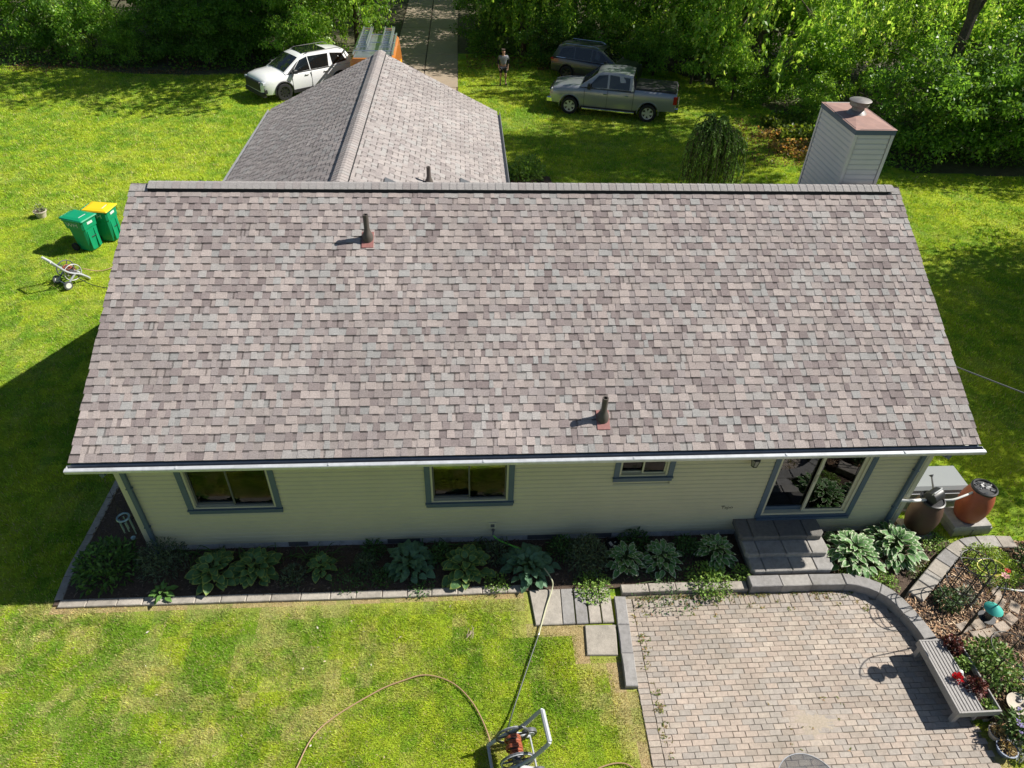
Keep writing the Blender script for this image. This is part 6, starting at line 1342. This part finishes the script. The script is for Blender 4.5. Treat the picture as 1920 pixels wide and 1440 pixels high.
def arm_hand(p, e, s, sh, el, wr, fdir):
    """arm chain with a hand of five fingers"""
    p[s+'sh'] = (sh, .060); p[s+'el'] = (el, .043); p[s+'wr'] = (wr, .030); f = Vector(fdir).normalized(); w_ = Vector(wr); side = f.cross(Vector((0, 1, 0))).normalized()
    p[s+'pl'] = (tuple(w_+f*.07), (.036, .020)); e += [(s+'sh', s+'el'), (s+'el', s+'wr'), (s+'wr', s+'pl')]
    for q in range(4):
        o = (q-1.5)*.019; l = (.075, .088, .082, .062)[q]; a = w_+f*.10+side*o; p[s+'f%da' % q] = (tuple(a+f*l*.5+Vector((0, -.006, 0))), .0095); p[s+'f%db' % q] = (tuple(a+f*l+Vector((0, -.022, 0))), .008); e += [(s+'pl', s+'f%da' % q), (s+'f%da' % q, s+'f%db' % q)]
    p[s+'t1'] = (tuple(w_+f*.05-side*.045+Vector((0, -.02, 0))), .011); p[s+'t2'] = (tuple(w_+f*.085-side*.058+Vector((0, -.035, 0))), .009); e += [(s+'wr', s+'t1'), (s+'t1', s+'t2')]
pr = thing('person', 'person in grey shirt and dark shorts standing on the grass by the driveway', 'person', (8.10, 28.25, .01), R(4), None, .98)
p = {'pel': ((0, 0, .92), (.155, .11)), 'wai': ((0, .0, 1.06), (.135, .10)), 'che': ((0, .01, 1.26), (.165, .115)), 'nk': ((0, .01, 1.42), .062), 'nk2': ((0, .0, 1.48), .054), 'hd': ((0, -.02, 1.58), (.078, .092)), 'hd2': ((0, -.015, 1.67), (.07, .08))}
e = [('pel', 'wai'), ('wai', 'che'), ('che', 'nk'), ('nk', 'nk2'), ('nk2', 'hd'), ('hd', 'hd2')]
for s, sx in (('l', 1), ('r', -1)):
    p[s+'hp'] = ((sx*.095, 0, .86), .092); p[s+'kn'] = ((sx*.125, -.01, .48), .058); p[s+'ca'] = ((sx*.13, .01, .33), .052); p[s+'an'] = ((sx*.135, .02, .09), .036); p[s+'ft'] = ((sx*.15, -.10, .045), (.042, .032)); p[s+'to'] = ((sx*.155, -.17, .035), (.04, .022))
    e += [('pel', s+'hp'), (s+'hp', s+'kn'), (s+'kn', s+'ca'), (s+'ca', s+'an'), (s+'an', s+'ft'), (s+'ft', s+'to')]
    arm_hand(p, e, s, (sx*.185, .01, 1.37), (sx*.27, .03, 1.12), (sx*.23, -.10, .92), (-sx*.25, -.35, -.9)); e.append(('che', s+'sh'))
skin_body(p, e, 'pel', 'skin', 'body', pr)
q = {k: (p[k][0], tuple(r_+.02 for r_ in p[k][1]) if isinstance(p[k][1], tuple) else p[k][1]+.02) for k in ('pel', 'wai', 'che', 'lsh', 'rsh')}; q['pel'] = ((0, 0, .98), (.165, .125)); q['nk'] = ((0, .01, 1.40), .075); q['le'] = ((.235, .025, 1.2), .062); q['re'] = ((-.235, .025, 1.2), .062)
skin_body(q, [('pel', 'wai'), ('wai', 'che'), ('che', 'nk'), ('che', 'lsh'), ('che', 'rsh'), ('lsh', 'le'), ('rsh', 're')], 'pel', 'cloth_grey', 'shirt', pr)
q = {'pel': ((0, 0, .93), (.17, .13)), 'lhp': ((.10, 0, .84), .112), 'rhp': ((-.10, 0, .84), .112), 'lk': ((.125, -.005, .56), .088), 'rk': ((-.125, -.005, .56), .088)}
skin_body(q, [('pel', 'lhp'), ('pel', 'rhp'), ('lhp', 'lk'), ('rhp', 'rk')], 'pel', 'cloth_dark', 'shorts', pr)
for s in (1, -1):
    q = {'a': ((s*.20, .02, 1.38), .075), 'b': ((s*.275, .035, 1.13), .062)}; q['c'] = ((s*.245, -.04, 1.01), .05); skin_body(q, [('a', 'b'), ('b', 'c')], 'a', 'cloth_dark', 'sleeve', pr)
for s in (1, -1):
    q = {'a': ((s*.135, .03, .07), .045), 'b': ((s*.15, -.09, .05), (.052, .042)), 'c': ((s*.157, -.18, .04), (.046, .03))}; skin_body(q, [('a', 'b'), ('b', 'c')], 'a', 'cloth_dark', 'shoe', pr)
q = {'a': ((0, .02, 1.62), (.086, .09)), 'b': ((0, .01, 1.70), (.078, .085)), 'c': ((0, .045, 1.54), (.08, .06))}; skin_body(q, [('b', 'a'), ('a', 'c')], 'a', 'hair', 'hair', pr)
b = MB(); b.lathe([(.0, .03), (.012, .015), (.015, 0), (.0, -.006)], 8, caps=False); b.build('nose', 'skin', pr, loc=(0, -.108, 1.58))
for s in (1, -1): MB().lathe([(.0, .006), (.009, 0), (.0, -.006)], 8, caps=False).build('eye', 'cloth_dark', pr, loc=(s*.032, -.098, 1.615)); MB().lathe([(.0, .03), (.012, .02), (.012, -.02), (.0, -.03)], 8, caps=False).build('ear', 'skin', pr, loc=(s*.082, 0, 1.59))
MB().box(-.022, .022, -.006, .004, -.004, .004).build('mouth', 'flashing_red', pr, loc=(0, -.097, 1.535))
